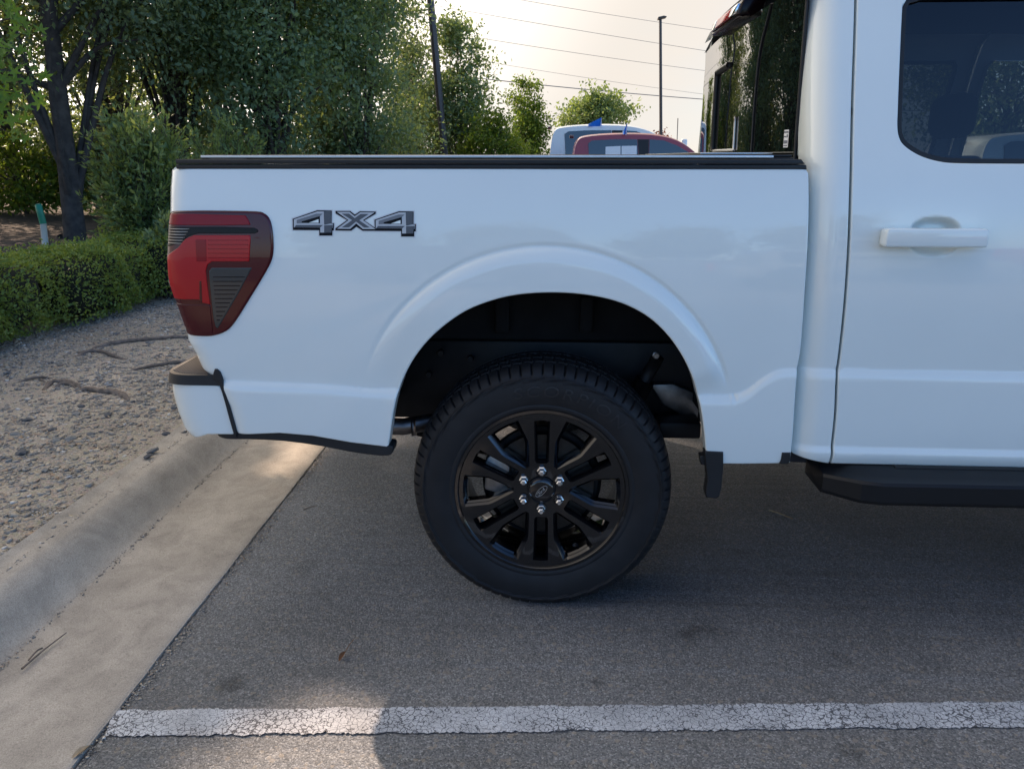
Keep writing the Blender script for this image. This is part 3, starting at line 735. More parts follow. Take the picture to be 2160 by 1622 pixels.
def corner_fn(x, z):
    d = np.clip(np.asarray(x, float) - np.interp(z, cor_z, cor_x), 0, 0.085); u = 1 - d / 0.085
    return cab_body(x, z) + 0.10 * (1 - np.sqrt(np.clip(1 - u ** 2.4, 0, 1)))
gap_px = [(1813, -100), (1810, -40), (1808, 0), (1804, 130), (1800, 260), (1797, 400), (1793, 520), (1784, 650), (1771, 765), (1768, 800), (1765, 870), (1759, 930), (1753, 978)]
gap = smooth_loop(trace(gap_px, cab_body), 4)
zt = float(gap[0][1])
cr = [(float(np.interp(z, cor_z, cor_x)), z) for z in np.linspace(gap[-1][1] + 0.03, zt, 40)]
gl_ = [(p[0] - 0.0065, p[1]) for p in gap]
zb = gap[-1][1]
corner = panel('cab_corner', [[(cr[-1][0], zt)] + gl_ + [(cr[0][0] + 0.10, zb + 0.004), (cr[0][0] + 0.02, zb + 0.022)] + cr[:-1]], corner_fn, M['paint'], T, sp=0.014, r=0.004, flange=0.03, feat=cab_feat(0.7, 1.3))
mirror_list.append(corner)
# rear door with window opening, handle pocket
HX, HZ = on(1972, 499, cab_body)
def door_fn(x, z):
    y = cab_body(x, z)
    q = 1 - np.abs((x - HX) / 0.074) ** 2.6 - np.abs((z - HZ) / 0.056) ** 2.6
    return y + 0.030 * sstep(0.0, 0.8, q)
DX2 = 1.98          # front edge of the rear door, out of frame
win_px = [(1909, -60), (1906, -10), (1902, 60), (1898, 150), (1895, 230), (1894, 265), (1897, 288), (1908, 307), (1940, 328), (1982, 341), (2030, 345), (2160, 346)]
win = smooth_loop(trace(win_px, cab_body), 5)
wz0 = win[-1][1]; WZT = 1.885
win = [p for p in win if p[1] < WZT - 0.02]
wx0 = win[0][0]
win = [(p[0], p[1]) for p in win] + [(DX2 - 0.10, wz0 - 0.002), (DX2 - 0.075, wz0 + 0.02), (DX2 - 0.07, WZT - 0.03), (DX2 - 0.09, WZT), (wx0 + 0.05, WZT), (wx0 + 0.012, WZT - 0.012)]
dg = [(p[0] + 0.0005, p[1]) for p in gap]
door = panel('rear_door', [dg + [(DX2, gap[-1][1] - 0.006)] + [(DX2, zt)], win], door_fn, M['paint'], T, sp=0.012, r=0.004, flange=0.03, feat=np.vstack([cab_feat(0.95, 2.1), np.stack([v.ravel() for v in np.meshgrid(np.arange(HX - 0.085, HX + 0.085, 0.0055), np.arange(HZ - 0.065, HZ + 0.065, 0.0055))], 1)]))
mirror_list.append(door)
def inset_loop(L, d):
    L = np.array(L, float); Tn = np.roll(L, -1, 0) - np.roll(L, 1, 0); Tn /= np.linalg.norm(Tn, axis=1)[:, None] + 1e-9
    Nn = np.stack([-Tn[:, 1], Tn[:, 0]], 1)
    a = 0.5 * np.sum(L[:, 0] * np.roll(L[:, 1], -1) - np.roll(L[:, 0], -1) * L[:, 1])
    return L + Nn * d * (1 if a > 0 else -1)
rs = resample(win, 0.03)
seal = panel('window_seal', [rs, inset_loop(rs, 0.013)], lambda x, z: cab_body(x, z) + 0.004, M['black_plastic'], door, sp=0.02, r=0.002, flange=0.02)
glass = panel('window_glass', [inset_loop(rs, 0.010)], lambda x, z: cab_body(x, z) + 0.012, M['glass'], door, sp=0.03, r=0.0, flange=0.0)
bm = bmesh.new()
hx0, _ = on(1853, 500, cab_body); hx1, _ = on(2068, 500, cab_body); hz1 = on(1960, 480, cab_body)[1]; hz0 = on(1960, 519, cab_body)[1]
bm_prism(bm, [(hx0, hz0 + 0.004), (hx0 + 0.006, hz0), (hx1 - 0.006, hz0), (hx1, hz0 + 0.004), (hx1 - 0.001, hz1 - 0.004), (hx1 - 0.007, hz1), (hx0 + 0.010, hz1), (hx0 + 0.002, hz1 - 0.004)], -0.040, 0.004, 'y', 0.006, 3)
handle = mkbm('door_handle', bm, M['paint'], door, auto=50)
# front door and fender, beyond the frame
fdx = DX2 + 0.008
fz = wz0
fwin = [(fdx + 0.06, fz), (fdx + 0.86, fz - 0.005), (fdx + 0.95, fz + 0.05), (fdx + 0.72, 1.84), (fdx + 0.66, WZT), (fdx + 0.08, WZT), (fdx + 0.06, WZT - 0.03)]
fdoor = panel('front_door', [[(fdx, gap[-1][1] - 0.006), (fdx + 1.06, gap[-1][1] - 0.01), (fdx + 1.06, 1.35), (fdx + 0.80, 1.90), (fdx + 0.72, zt), (fdx, zt)], fwin], cab_body, M['paint'], T, sp=0.03, r=0.004)
mirror_list.append(fdoor)
panel('window_glass', [inset_loop(resample(fwin, 0.03), 0.002)], lambda x, z: cab_body(x, z) + 0.012, M['clear_glass'], fdoor, sp=0.05, r=0.0, flange=0.0)
WB = 3.69                                        # wheelbase
FX = WC.x + WB
th = np.linspace(R(-12), R(192), 28)
farch = [(FX + 0.50 * math.cos(t), 0.53 + 0.48 * math.sin(t)) for t in th]
ffn = lambda x, z: cab_body(x, z) + 0.16 * sstep(FX + 0.35, FX + 0.95, x) ** 2
fend = panel('front_fender', [[(fdx + 1.068, zt - 0.72), (fdx + 1.068, gap[-1][1])] + farch[::-1] + [(FX + 0.86, 0.46), (FX + 0.90, 1.12), (FX + 0.70, 1.22)]], ffn, M['paint'], T, sp=0.035, r=0.005)
mirror_list.append(fend)
bm = bmesh.new(); bm_prism(bm, [(fdx + 0.95, 1.28), (FX + 0.70, 1.20), (FX + 0.90, 1.08), (FX + 0.90, 1.02), (fdx + 0.95, 1.10)], 0.12, 1.88, 'y', 0.03, 3)
mkbm('hood', bm, M['paint'], T, auto=40)
bm = bmesh.new(); bm_box(bm, FX + 0.74, FX + 0.95, 0.14, 1.86, 0.42, 1.06, 0.04, 3); mkbm('grille', bm, M['black_plastic'], T, auto=40)
bm = bmesh.new(); bm_prism(bm, [(fdx + 1.02, 1.26), (fdx + 0.98, 1.25), (fdx + 0.40, 1.93), (fdx + 0.44, 1.95)], 0.20, 1.80, 'y', 0.0); mkbm('windshield', bm, M['dark_glass'], T)

# roof, floor and back wall of the cab
cab_x0 = float(np.interp(1.5, cor_z, cor_x))
def roof_surface():
    V = []; nx, ny = 30, 28
    x0, x1 = float(np.interp(zt, cor_z, cor_x)) - 0.005, fdx + 0.42
    for a in range(nx + 1):
        for b in range(ny + 1):
            u, v = a / nx, b / ny
            x = x0 + (x1 - x0) * u
            yy = 0.20 + 1.60 * v
            e = abs(2 * v - 1)
            z = zt - 0.005 + 0.065 * (1 - e ** 4) - 0.05 * (max(0, 0.08 - u) / 0.08) ** 2 - 0.06 * max(0, u - 0.75) ** 2 * 4
            V.append((x, yy, z))
    Fs = [(a * (ny + 1) + b, (a + 1) * (ny + 1) + b, (a + 1) * (ny + 1) + b + 1, a * (ny + 1) + b + 1) for a in range(nx) for b in range(ny)]
    return V, Fs
V, Fs = roof_surface()
mk('roof', V, Fs, M['paint'], T, smooth=True)
mk('headliner', [(x, y * 0.99 + 0.01, z - 0.045) for x, y, z in V], Fs, M['headliner'], T, smooth=True)
def back_x(z, y):
    b = float(np.interp(z, cor_z, cor_x)); s = (y - 1.0) / 0.86
    return b + 0.010 - 0.045 * (1 - s * s)
def back_patch(name, y0, y1, z0, z1, off, mat, parent, nu=24, nv=18, thick=0.0):
    V = []
    for a in range(nu + 1):
        for b in range(nv + 1):
            y = y0 + (y1 - y0) * a / nu; z = z0 + (z1 - z0) * b / nv
            V.append((back_x(z, y) - off, y, z))
    Fs = [(a * (nv + 1) + b, a * (nv + 1) + b + 1, (a + 1) * (nv + 1) + b + 1, (a + 1) * (nv + 1) + b) for a in range(nu) for b in range(nv)]
    return mk(name, V, Fs, mat, parent, smooth=True)
mk_wall = back_patch('cab_back_wall', 0.11, 1.89, 0.55, 1.40, -0.01, M['paint'], T)
rw = back_patch('rear_window', 0.205, 1.80, 1.40, 1.925, 0.004, M['dark_glass'], T, 40, 30); rw['label'] = 'dark tinted rear cab window'
def back_strip(name, pts, w, off, mat, parent, thick=0.004):
    """flat bead following (y,z) points on the back glass"""
    P = smooth_loop(pts, 4) if len(pts) > 2 else resample(pts, 0.02, False)
    path = [(back_x(z, y) - off, y, z) for y, z in P]
    return tube(name, path, w, mat, parent, n=6)
back_strip('glass_edge', [(0.20, 1.40), (0.205, 1.70), (0.215, 1.92)], 0.006, 0.006, M['black_plastic'], rw)
back_strip('glass_seam', [(0.62, 1.40), (0.62, 1.65), (0.60, 1.80), (0.52, 1.925)], 0.004, 0.006, M['black_plastic'], rw)
# sliding pane in its raised frame
sy0, sy1, sz0, sz1 = 0.86, 1.28, 1.475, 1.79
for nm, pts in (('slider_frame', [(sy1, sz0), (sy1, sz1)]), ('slider_frame', [(sy1, sz1), (sy0 + 0.18, sz1 + 0.005)]), ('slider_frame', [(sy0, sz0), (sy1, sz0)]), ('slider_frame', [(sy0, sz0), (sy0, sz0 + 0.12)])):
    back_strip(nm, pts, 0.012 if pts[0] != (sy0, sz0) else 0.006, 0.008, M['satin_black'] if pts[0] != (sy0, sz0) else M['alu'], rw)
# high brake lamp
bm = bmesh.new()
bz = 1.955
bm_box(bm, -0.030, 0.055, 0.76, 1.24, -0.030, 0.030, 0.010, 3)
for v in bm.verts: v.co.x += back_x(1.93, v.co.y) - 0.012 + (v.co.z) * 0.3; v.co.z += bz
bl = mkbm('high_brake_lamp', bm, M['black_gloss_plastic'], T, auto=40)
bm = bmesh.new(); bm_box(bm, -0.040, -0.026, 0.88, 1.12, -0.018, 0.016, 0.004, 2)
for v in bm.verts: v.co.x += back_x(1.93, v.co.y) - 0.012 + v.co.z * 0.3; v.co.z += bz
mkbm('red_lens', bm, M['lens_red'], bl, auto=40)
for ya, yb in ((0.78, 0.87), (1.13, 1.22)):
    bm = bmesh.new(); bm_box(bm, -0.040, -0.026, ya, yb, -0.018, 0.016, 0.004, 2)
    for v in bm.verts: v.co.x += back_x(1.93, v.co.y) - 0.012 + v.co.z * 0.3; v.co.z += bz
    mkbm('clear_lens', bm, M['chrome'], bl, auto=40)
# sticker on the glass
st = back_patch('glass_sticker', 0.262, 0.300, 1.478, 1.530, 0.007, M['paper'], rw, 3, 3)
for za, zb_, ya, yb in ((1.521, 1.526, 0.264, 0.298), (1.508, 1.516, 0.266, 0.276), (1.508, 1.512, 0.279, 0.298), (1.490, 1.499, 0.266, 0.296), (1.482, 1.485, 0.266, 0.296)):
    back_patch('sticker_print', ya, yb, za, zb_, 0.008, M['print'], rw, 2, 2)

# cab interior
box('cab_floor', cab_x0 + 0.05, fdx + 1.0, 0.12, 1.88, 0.50, 0.56, M['seat'], T, 0.01)
def seat(x, y, w, name):
    bm = bmesh.new()
    bm_prism(bm, [(x, 0.80), (x + 0.50, 0.84), (x + 0.52, 0.94), (x + 0.14, 0.96), (x - 0.04, 1.45), (x - 0.12, 1.46), (x - 0.14, 1.40), (x - 0.06, 0.9)], y, y + w, 'y', 0.045, 4)
    s = mkbm(name, bm, M['seat'], T, auto=60); return s
def headrest(x, y, parent, w=0.27):
    bm = bmesh.new()
    bm_box(bm, x - 0.06, x + 0.06, y - w / 2, y + w / 2, 1.53, 1.72, 0.055, 4)
    h = mkbm('headrest', bm, M['seat'], parent, smooth=True)
    return h
rsx = cab_x0 + 0.30
s = seat(rsx, 0.16, 1.68, 'rear_seat')
for y in (0.42, 1.0, 1.58): headrest(rsx - 0.07, y, s)
for y in (0.18, 1.22):
    s = seat(rsx + 0.84, y, 0.60, 'front_seat'); headrest(rsx + 0.76, y + 0.30, s)

# --- wheel well, chassis
LZ = AC.z
V = []; nth, ny = 40, 10
for a in range(nth + 1):
    t = R(-2) + R(184) * a / nth
    for b in range(ny + 1):
        rr = 0.535 - 0.01 * b / ny
        V.append((AC.x + rr * math.cos(t), 0.02 + 0.44 * b / ny, AC.z + rr * 1.02 * math.sin(t) + 0.012))
Fs = [(a * (ny + 1) + b, a * (ny + 1) + b + 1, (a + 1) * (ny + 1) + b + 1, (a + 1) * (ny + 1) + b) for a in range(nth) for b in range(ny)]
liner = mk('wheel_well_liner', V, Fs, M['liner'], T, smooth=True)
back = []
for a in range(nth + 1):
    t = R(-8) + R(196) * a / nth; back.append((AC.x + 0.53 * math.cos(t), AC.z + 0.545 * math.sin(t)))
zc_ = 0.78
bk = [p for p in back if p[1] > zc_]
bm = bmesh.new(); bm_prism(bm, bk, 0.455, 0.465, 'y', 0.0); mkbm('liner_back_panel', bm, M['liner'], liner)
for px0, px1, pv0, pv1 in ((1045, 1075, 640, 700), (1222, 1252, 640, 700)):
    a = at(px0, pv1, 0.42); b = at(px1, pv0 - 15, 0.42)
    box('liner_rib', a.x, b.x, 0.40, 0.458, a.z, b.z, M['liner'], liner, 0.008)
def chassis_box(name, px0, pv0, px1, pv1, y0, y1, mat=None, bev=0.008, parent=None):
    a = at(px0, pv1, y0); b = at(px1, pv0, y0)
    return box(name, a.x, b.x, y0, y1, a.z, b.z, mat or M['chassis'], parent or T, bev)
FZ = at(860, 882, 0.44).z
frame = box('frame_rail', -1.10, 4.5, 0.44, 0.54, FZ, 0.82, M['chassis'], T, 0.012)
box('frame_rail', -1.10, 4.5, 1.46, 1.56, FZ, 0.82, M['chassis'], T, 0.012)
box('bed_floor', -0.98, 0.72, 0.47, 1.53, 0.86, 0.90, M['chassis'], T, 0.01)
# bolts and holes on the rail
for px, pv in ((930, 745), (992, 757), (905, 790)):
    p = at(px, pv, 0.395); lathe_y('frame_bolt', [(0.0001, -0.012), (0.010, -0.012), (0.012, -0.006), (0.012, 0.01)], M['chassis'], T, 12, (p.x, 0.40, p.z))
# shock absorber with its bolt
p0 = at(1388, 752, 0.30); p1 = at(1330, 860, 0.34)
shock = tube('shock_absorber', [p0, p0.lerp(p1, 0.5)], 0.022, M['chassis'], T, 14)
tube('shock_body', [p0.lerp(p1, 0.45), p1 + Vector((-0.05, 0.02, -0.12))], 0.034, M['chassis'], shock, 14)
p = at(1385, 752, 0.24)
b_ = lathe_y('shock_bolt', [(0.0001, -0.006), (0.009, -0.006), (0.0095, 0.0), (0.013, 0.002), (0.014, 0.012)], M['steel'], shock, 6, (p.x, 0.25, p.z))
# leaf spring under the axle, exhaust
pa_ = at(1340, 745, 0.42)
spring = [at(880, 905, 0.42), at(1010, 935, 0.42), at(1142, 960, 0.42), at(1290, 935, 0.42), at(1470, 870, 0.42)]
for k_ in range(3):
    P_ = smooth_loop([(p.x, p.y, p.z - k_ * 0.012) for p in spring[k_ // 2:5 - k_ // 2]], 6)
    tube('leaf_spring', P_, 0.014, M['chassis'], T, 6)
chassis_box('cross_member', 1390, 893, 1480, 925, 0.30, 0.42)
p0, p1 = at(1375, 850, 0.42), at(1478, 840, 0.42)
bm = bmesh.new(); bm_prism(bm, [(at(1372, 800, .4).x, at(1372, 812, .4).z), (at(1400, 850, .4).x, at(1400, 855, .4).z), (at(1470, 890, .4).x, at(1470, 892, .4).z), (at(1480, 840, .4).x, at(1480, 835, .4).z), (at(1420, 800, .4).x, at(1420, 810, .4).z)], 0.40, 0.43, 'y', 0.006); mkbm('body_bracket', bm, M['steel'], T, auto=40)
ex = at(850, 900, 0.30)
pipe = tube('exhaust_pipe', [(ex.x - 0.35, 0.30, ex.z + 0.01), (ex.x, 0.30, ex.z), (ex.x + 0.15, 0.36, ex.z + 0.01), (ex.x + 0.40, 0.62, ex.z + 0.05)], 0.030, M['pipe'], T, 20)
tube('exhaust_clamp', [(ex.x + 0.030, 0.302, ex.z), (ex.x + 0.045, 0.304, ex.z)], 0.033, M['pipe'], pipe, 20)
axle = tube('rear_axle', [(WC.x, 0.20, WC.z), (WC.x, 1.80, WC.z)], 0.045, M['chassis'], T, 16)
lathe_y('differential', [(0.05, -0.16), (0.12, -0.10), (0.15, 0.0), (0.12, 0.10), (0.05, 0.16)], M['chassis'], axle, 20, (WC.x, 1.0, WC.z))
# lower black valance and mud flap
val_px = [(440, 921), (470, 916), (497, 914), (560, 911), (640, 914), (700, 920), (760, 930), (815, 939), (827, 941), (829, 948), (825, 959), (805, 962), (740, 954), (680, 942), (600, 931), (520, 927), (450, 927)]
vfn = lambda x, z: 0.012 + 0.0 * np.asarray(x)
panel('lower_valance', [smooth_loop(trace(val_px, vfn), 2, True)], lambda x, z: 0.012 + 0.10 * (1 - np.sqrt(np.clip(1 - np.clip(1 - (np.asarray(x) - at(440, 920, .02).x) / 0.09, 0, 1) ** 2.4, 0, 1))), M['black_plastic'], T, sp=0.02, r=0.004, flange=0.06)
fl_px = [(1487, 952), (1526, 954), (1526, 985), (1522, 1030), (1517, 1048), (1512, 1052), (1490, 1050), (1488, 1040), (1493, 1010), (1489, 978)]
panel('mud_flap', [trace(fl_px, lambda x, z: -0.006 + 0 * np.asarray(x))], lambda x, z: -0.006 + 0 * np.asarray(x), M['black_plastic'], T, sp=0.02, r=0.003, flange=0.035)
cl_px = [(1476, 962), (1490, 960), (1490, 982), (1479, 980)]
panel('mud_flap_clip', [trace(cl_px, lambda x, z: 0.01 + 0 * np.asarray(x))], lambda x, z: 0.01 + 0 * np.asarray(x), M['black_plastic'], T, sp=0.02, r=0.002, flange=0.03)
c2 = [(1650, 955), (1668, 955), (1667, 972), (1662, 979), (1644, 979), (1648, 970)]
panel('bed_bottom_clip', [trace(c2, lambda x, z: -0.004 + 0 * np.asarray(x))], lambda x, z: -0.004 + 0 * np.asarray(x), M['black_plastic'], T, sp=0.02, r=0.002, flange=0.015)

# --- bed rail cap and tonneau cover
def rail(name, pv0, pv1, y, depth, px0, px1, cut, mat, parent=None):
    x0 = at(px0, 345, y).x; x1 = at(px1, 345, y).x; z1 = at(1000, pv0, y).z; z0 = at(1000, pv1, y).z
    bm = bmesh.new(); bm_prism(bm, [(x0, z0), (x1, z0), (x1 - cut, z1), (x0, z1)], y, y + depth, 'y', 0.0025, 2)
    return mkbm(name, bm, mat, parent or T, auto=40)
r1 = rail('bed_rail_cap', 347.6, 357.0, 0.040, 0.09, 370, 1704, 0.004, M['black_plastic'])
r2 = rail('bed_rail_cap', 336.5, 346.6, 0.036, 0.09, 371, 1699, 0.012, M['black_plastic'])
zt0 = at(1000, 336, 0.10).z; 
tx0 = at(427, 330, 0.10).x; tx1 = cab_x0 - 0.035
tonneau = box('tonneau_cover', tx0, tx1, 0.095, 1.905, zt0 - 0.004, zt0 + 0.004, M['satin_black'], T, 0.003)
nseg = 4; wseg = (tx1 - tx0) / nseg
for k_ in range(nseg):
    box('cover_panel', tx0 + k_ * wseg + 0.003, tx0 + (k_ + 1) * wseg - 0.003, 0.105, 1.895, zt0 + 0.0045, zt0 + 0.0125, M['satin_black'], tonneau, 0.003)
box('cover_edge_trim', tx0, tx1 - 0.06, 0.085, 0.103, zt0 + 0.002, zt0 + 0.0105, M['alu'], tonneau, 0.002)
box('cover_seal', tx0 + 0.03, tx0 + 0.14, 0.080, 0.09, zt0 - 0.006, zt0 + 0.0015, M['black_plastic'], tonneau, 0.002)
box('cover_end_plate', tx1 - 0.24, tx1 - 0.02, 0.25, 1.75, zt0 + 0.013, zt0 + 0.019, M['alu'], tonneau, 0.002)
cp = at(1572, 315, 0.8)
box('cover_latch', cp.x - 0.012, cp.x + 0.03, 0.80, 0.83, zt0 + 0.012, zt0 + 0.045, M['black_plastic'], tonneau, 0.004)

# --- tailgate
tgx = float(np.interp(1.2, re_z, re_x)) + 0.026
bm = bmesh.new(); bm_prism(bm, [(tgx + 0.0, 0.84), (tgx + 0.07, 0.84), (tgx + 0.07, 1.425), (tgx - 0.015, 1.42), (tgx - 0.02, 1.36), (tgx + 0.005, 1.1)], 0.13, 1.87, 'y', 0.008, 2)
mkbm('tailgate', bm, M['paint'], T, auto=40)

# --- tail lamp, built up in layers on the body surface
def lamp_fn(x, z): return bed_fn(x, z) - 0.0
lamp_out = [(370, 448), (400, 444.5), (470, 444.5), (540, 446), (557, 450), (568, 460), (574, 478), (577, 505), (577, 532), (572, 553), (556, 583), (520, 642), (495, 681), (478, 698), (455, 707), (430, 709), (411, 706), (403, 692), (386, 642), (372, 590), (368, 540), (369, 500), (368, 470)]
lo = trace(lamp_out, bed_fn)
def wrap(p, q, e):
    xr = float(np.interp(p[1], re_z, re_x)); edge_px = float(np.interp(q[1], [448, 540, 590, 640, 690, 712], [369, 368, 372, 385, 402, 406]))
    return (xr + e, p[1]) if q[0] < edge_px + 8 else (max(p[0], xr + e), p[1])
lo = [wrap(p, q, 0.019) for p, q in zip(lo, lamp_out)]
lamp = panel('tail_lamp', [smooth_loop(lo, 3, True)], bed_fn, M['lens_dark'], T, sp=0.012, r=0.006, flange=0.02, off=0.008, bsp=0.008)
lamp['label'] = 'red tail lamp with smoked lower lens'
mirror_list.append(lamp)
def seg(name, pts, mat, off, sm=1, r=0.002, parent=None, fl=0.003):
    L = [wrap(p, q, 0.0215) for p, q in zip(trace(pts, bed_fn), pts)]
    if sm > 1: L = smooth_loop(L, sm, True)
    return panel(name, [L], bed_fn, mat, parent or lamp, sp=0.009, r=r, flange=fl, off=off, bsp=0.006)
seg('lens_segment', [(369, 451), (400, 451), (520, 454.5), (526, 463), (531, 474), (470, 475.5), (369, 474)], M['lens_mid'], 0.0100)
seg('lens_groove', [(374, 478), (470, 478), (542, 480), (549, 488), (540, 493), (420, 493), (400, 499), (385, 512), (374, 522)], M['black_gloss_plastic'], 0.0088)
for k_ in range(6):
    v = 482 + k_ * 6.0
    seg('reflector_bar', [(376, v), (402 - k_ * 3.2, v), (402 - k_ * 3.2, v + 1.8), (376, v + 1.8)], M['steel'], 0.0095, r=0.0005)
seg('lens_segment', [(412, 496), (530, 496), (531, 502), (528, 551), (450, 551), (441, 557), (437, 570), (440, 600), (446, 641), (427, 637), (422, 631), (381, 630), (371, 578), (369, 540), (378, 523), (394, 504)], M['lens_red'], 0.0105)
seg('lens_segment', [(415, 505), (438, 505), (439, 551), (418, 551)], M['lens_mid'], 0.0112, r=0.001)
for k_ in range(5):
    v = 505.5 + 9.2 * k_
    seg('lens_rib', [(442, v), (527, v), (527, v + 1.5), (442, v + 1.5)], M['lens_mid'], 0.0112, r=0.0004)
seg('lens_segment', [(424, 592), (428, 592), (430, 637), (424, 636)], M['lens_dark'], 0.0112, r=0.0006)
seg('smoked_lens', [(449, 564), (534, 564), (506, 617), (462, 692), (457, 690), (452, 668), (444, 590), (443, 571)], M['lens_smoke'], 0.0100, r=0.003)
for k_ in range(11):
    v = 583 + 9.0 * k_; w_ = 525 - (v - 575) * 0.585
    seg('smoked_lens_rib', [(452 + k_ * 0.8, v), (w_, v), (w_ - 1, v + 1.6), (452 + k_ * 0.8, v + 1.6)], M['black_gloss_plastic'], 0.0108, r=0.0004)
seg('lens_segment', [(384, 640), (446, 642), (452, 702), (413, 702), (405, 690)], M['lens_dark'], 0.0098, r=0.002)

# --- 4x4 decal
def dz(pts, dx=0, dy=0): return [(600 + (a + dx) * 0.1389, 430 + (b + dy) * 0.1389) for a, b in pts]
dec = None
def decal(name, pts, mat, off, parent, dx=0, dy=0, hole=None):
    loops = [trace(dz(pts, dx, dy), bed_fn)] + ([trace(dz(hole, dx, dy), bed_fn)] if hole else [])
    return panel(name, loops, bed_fn, mat, parent, sp=0.03, r=0.0, flange=0.0, off=off, bsp=0.02)
four_w = [(108, 215), (492, 88), (735, 88), (735, 285), (768, 285), (768, 418), (745, 420), (745, 500), (515, 500), (515, 418), (112, 414)]
four_b = [(125, 230), (500, 100), (720, 104), (718, 295), (755, 295), (753, 405), (730, 410), (730, 485), (530, 485), (530, 403), (130, 400)]
four_s = [(145, 238), (503, 118), (706, 118), (706, 302), (740, 306), (740, 366), (715, 370), (715, 438), (546, 438), (546, 362), (145, 360)]
tri_h = [(375, 288), (522, 234), (524, 289)]
xw = [(760, 96), (1005, 96), (1072, 148), (1148, 100), (1404, 106), (1402, 160), (1240, 255), (1415, 375), (1415, 425), (1186, 426), (1095, 366), (1020, 424), (760, 420), (760, 370), (925, 250), (764, 155)]
xb = [(775, 110), (1000, 110), (1070, 165), (1150, 114), (1390, 120), (1386, 155), (1215, 255), (1400, 380), (1400, 412), (1190, 412), (1095, 350), (1015, 410), (775, 406), (775, 375), (950, 250), (780, 150)]
xs_ = [(800, 125), (990, 125), (1070, 190), (1155, 130), (1370, 133), (1195, 250), (1385, 385), (1195, 385), (1092, 300), (1000, 382), (800, 380), (975, 250)]
xg = [(872, 150), (984, 150), (1070, 218), (1160, 155), (1282, 156), (1140, 252), (1300, 361), (1212, 361), (1090, 272), (985, 358), (872, 360), (1030, 250)]
for dx_, dy_ in ((0, 0), (1243, 14)):
    d0 = decal('decal_letter', four_b, M['decal_black'], 0.0012, T, dx_, dy_); d0['label'] = 'silver and black 4 of the 4x4 decal'
    decal('decal_border', four_w, M['decal_white'], 0.0006, d0, dx_, dy_)
    decal('decal_face', four_s, M['decal_silver'], 0.0018, d0, dx_, dy_)
    decal('decal_shade', [(190, 246), (490, 150), (586, 150), (545, 188), (268, 266), (264, 296), (190, 300)], M['decal_mid'], 0.0024, d0, dx_, dy_)
    decal('decal_shade', [(600, 119), (705, 119), (705, 301), (625, 318), (606, 318)], M['decal_grey'], 0.0024, d0, dx_, dy_)
    decal('decal_shade', [(606, 328), (738, 322), (738, 365), (714, 369), (714, 437), (606, 437)], M['decal_grey'], 0.0024, d0, dx_, dy_)
    decal('decal_shade', [(180, 324), (588, 324), (548, 360), (152, 360)], M['decal_grey'], 0.0024, d0, dx_, dy_)
    decal('decal_shade', [(265, 292), (265, 268), (542, 188), (542, 297)], M['decal_black'], 0.0024, d0, dx_, dy_)
    decal('decal_shade', tri_h, M['paint'], 0.0030, d0, dx_, dy_)
d0 = decal('decal_letter', xb, M['decal_black'], 0.0012, T); d0['label'] = 'silver and black x of the 4x4 decal'
decal('decal_border', xw, M['decal_white'], 0.0005, d0); decal('decal_face', xs_, M['decal_silver'], 0.0018, d0); decal('decal_shade', xg, M['decal_grey'], 0.0024, d0)

# --- rear bumper
bx_l = [(366, 800), (366, 815), (369, 830), (378, 862), (390, 892), (400, 905), (420, 912), (437, 915)]
bl_pts = [at(a, b, 0.10) for a, b in bx_l]
bz_ = np.array([p.z for p in bl_pts])[::-1]; bxx = np.array([p.x for p in bl_pts])[::-1]
def bump_fn(x, z):
    d = np.clip(np.asarray(x, float) - np.interp(z, bz_, bxx), 0, 0.13); u = 1 - d / 0.13
    return 0.010 + 0.11 * (1 - np.sqrt(np.clip(1 - u ** 2.5, 0, 1))) + 0.03 * sstep(bz_[-1] - 0.02, bz_[0], z) * 0
bo = trace([(452, 811), (464, 814), (472, 830), (497, 914), (490, 917), (437, 917)], lambda x, z: 0.01 + 0 * np.asarray(x))
left = [(float(np.interp(z, bz_, bxx)) + 0.0005, z) for z in np.linspace(bz_[0] + 0.004, bo[0][1] - 0.001, 12)]
bumper = panel('rear_bumper', [bo + left], bump_fn, M['paint'], T, sp=0.012, r=0.006, flange=0.05, bsp=0.008)
bumper['label'] = 'white rear bumper corner with black step pad'
mirror_list.append(bumper)
bxm = at(400, 860, 0.1)
bar = []
for z in np.linspace(bz_[0] + 0.006, bo[0][1] - 0.001, 10): bar.append((float(np.interp(z, bz_, bxx)) + 0.003, z))
bm = bmesh.new(); bm_prism(bm, bar + [(bar[-1][0] + 0.1, bar[-1][1]), (bar[0][0] + 0.06, bar[0][1])], 0.13, 1.87, 'y', 0.0); mkbm('bumper_beam', bm, M['paint'], bumper, auto=40)
# step pad: black band with a ribbed top
pzt = at(420, 790, 0.02).z; pzb = at(420, 811, 0.02).z
px_r = at(466, 800, 0.012).x; px_l = float(np.interp(pzb, bz_, bxx)) - 0.002
outl = []
for t in np.linspace(0, 1, 14):
    a = math.pi / 2 * t; outl.append((px_l + 0.10 - 0.10 * math.sin(a) ** 0.8, 0.006 + 0.10 - 0.10 * math.cos(a) ** 0.8))
poly = [(px_r, 0.006)] + outl + [(px_l, 0.34), (px_r, 0.34)]
bm = bmesh.new()
va = [bm.verts.new((x, y, pzb + 0.001)) for x, y in poly]; vb = [bm.verts.new((x + (0.006 if x < px_r - 0.01 else 0), y + (0.004 if y < 0.3 else 0), pzt)) for x, y in poly]
bm.faces.new(va); bm.faces.new(vb[::-1])
for i in range(len(poly)): bm.faces.new((va[i], vb[i], vb[(i + 1) % len(poly)], va[(i + 1) % len(poly)]))
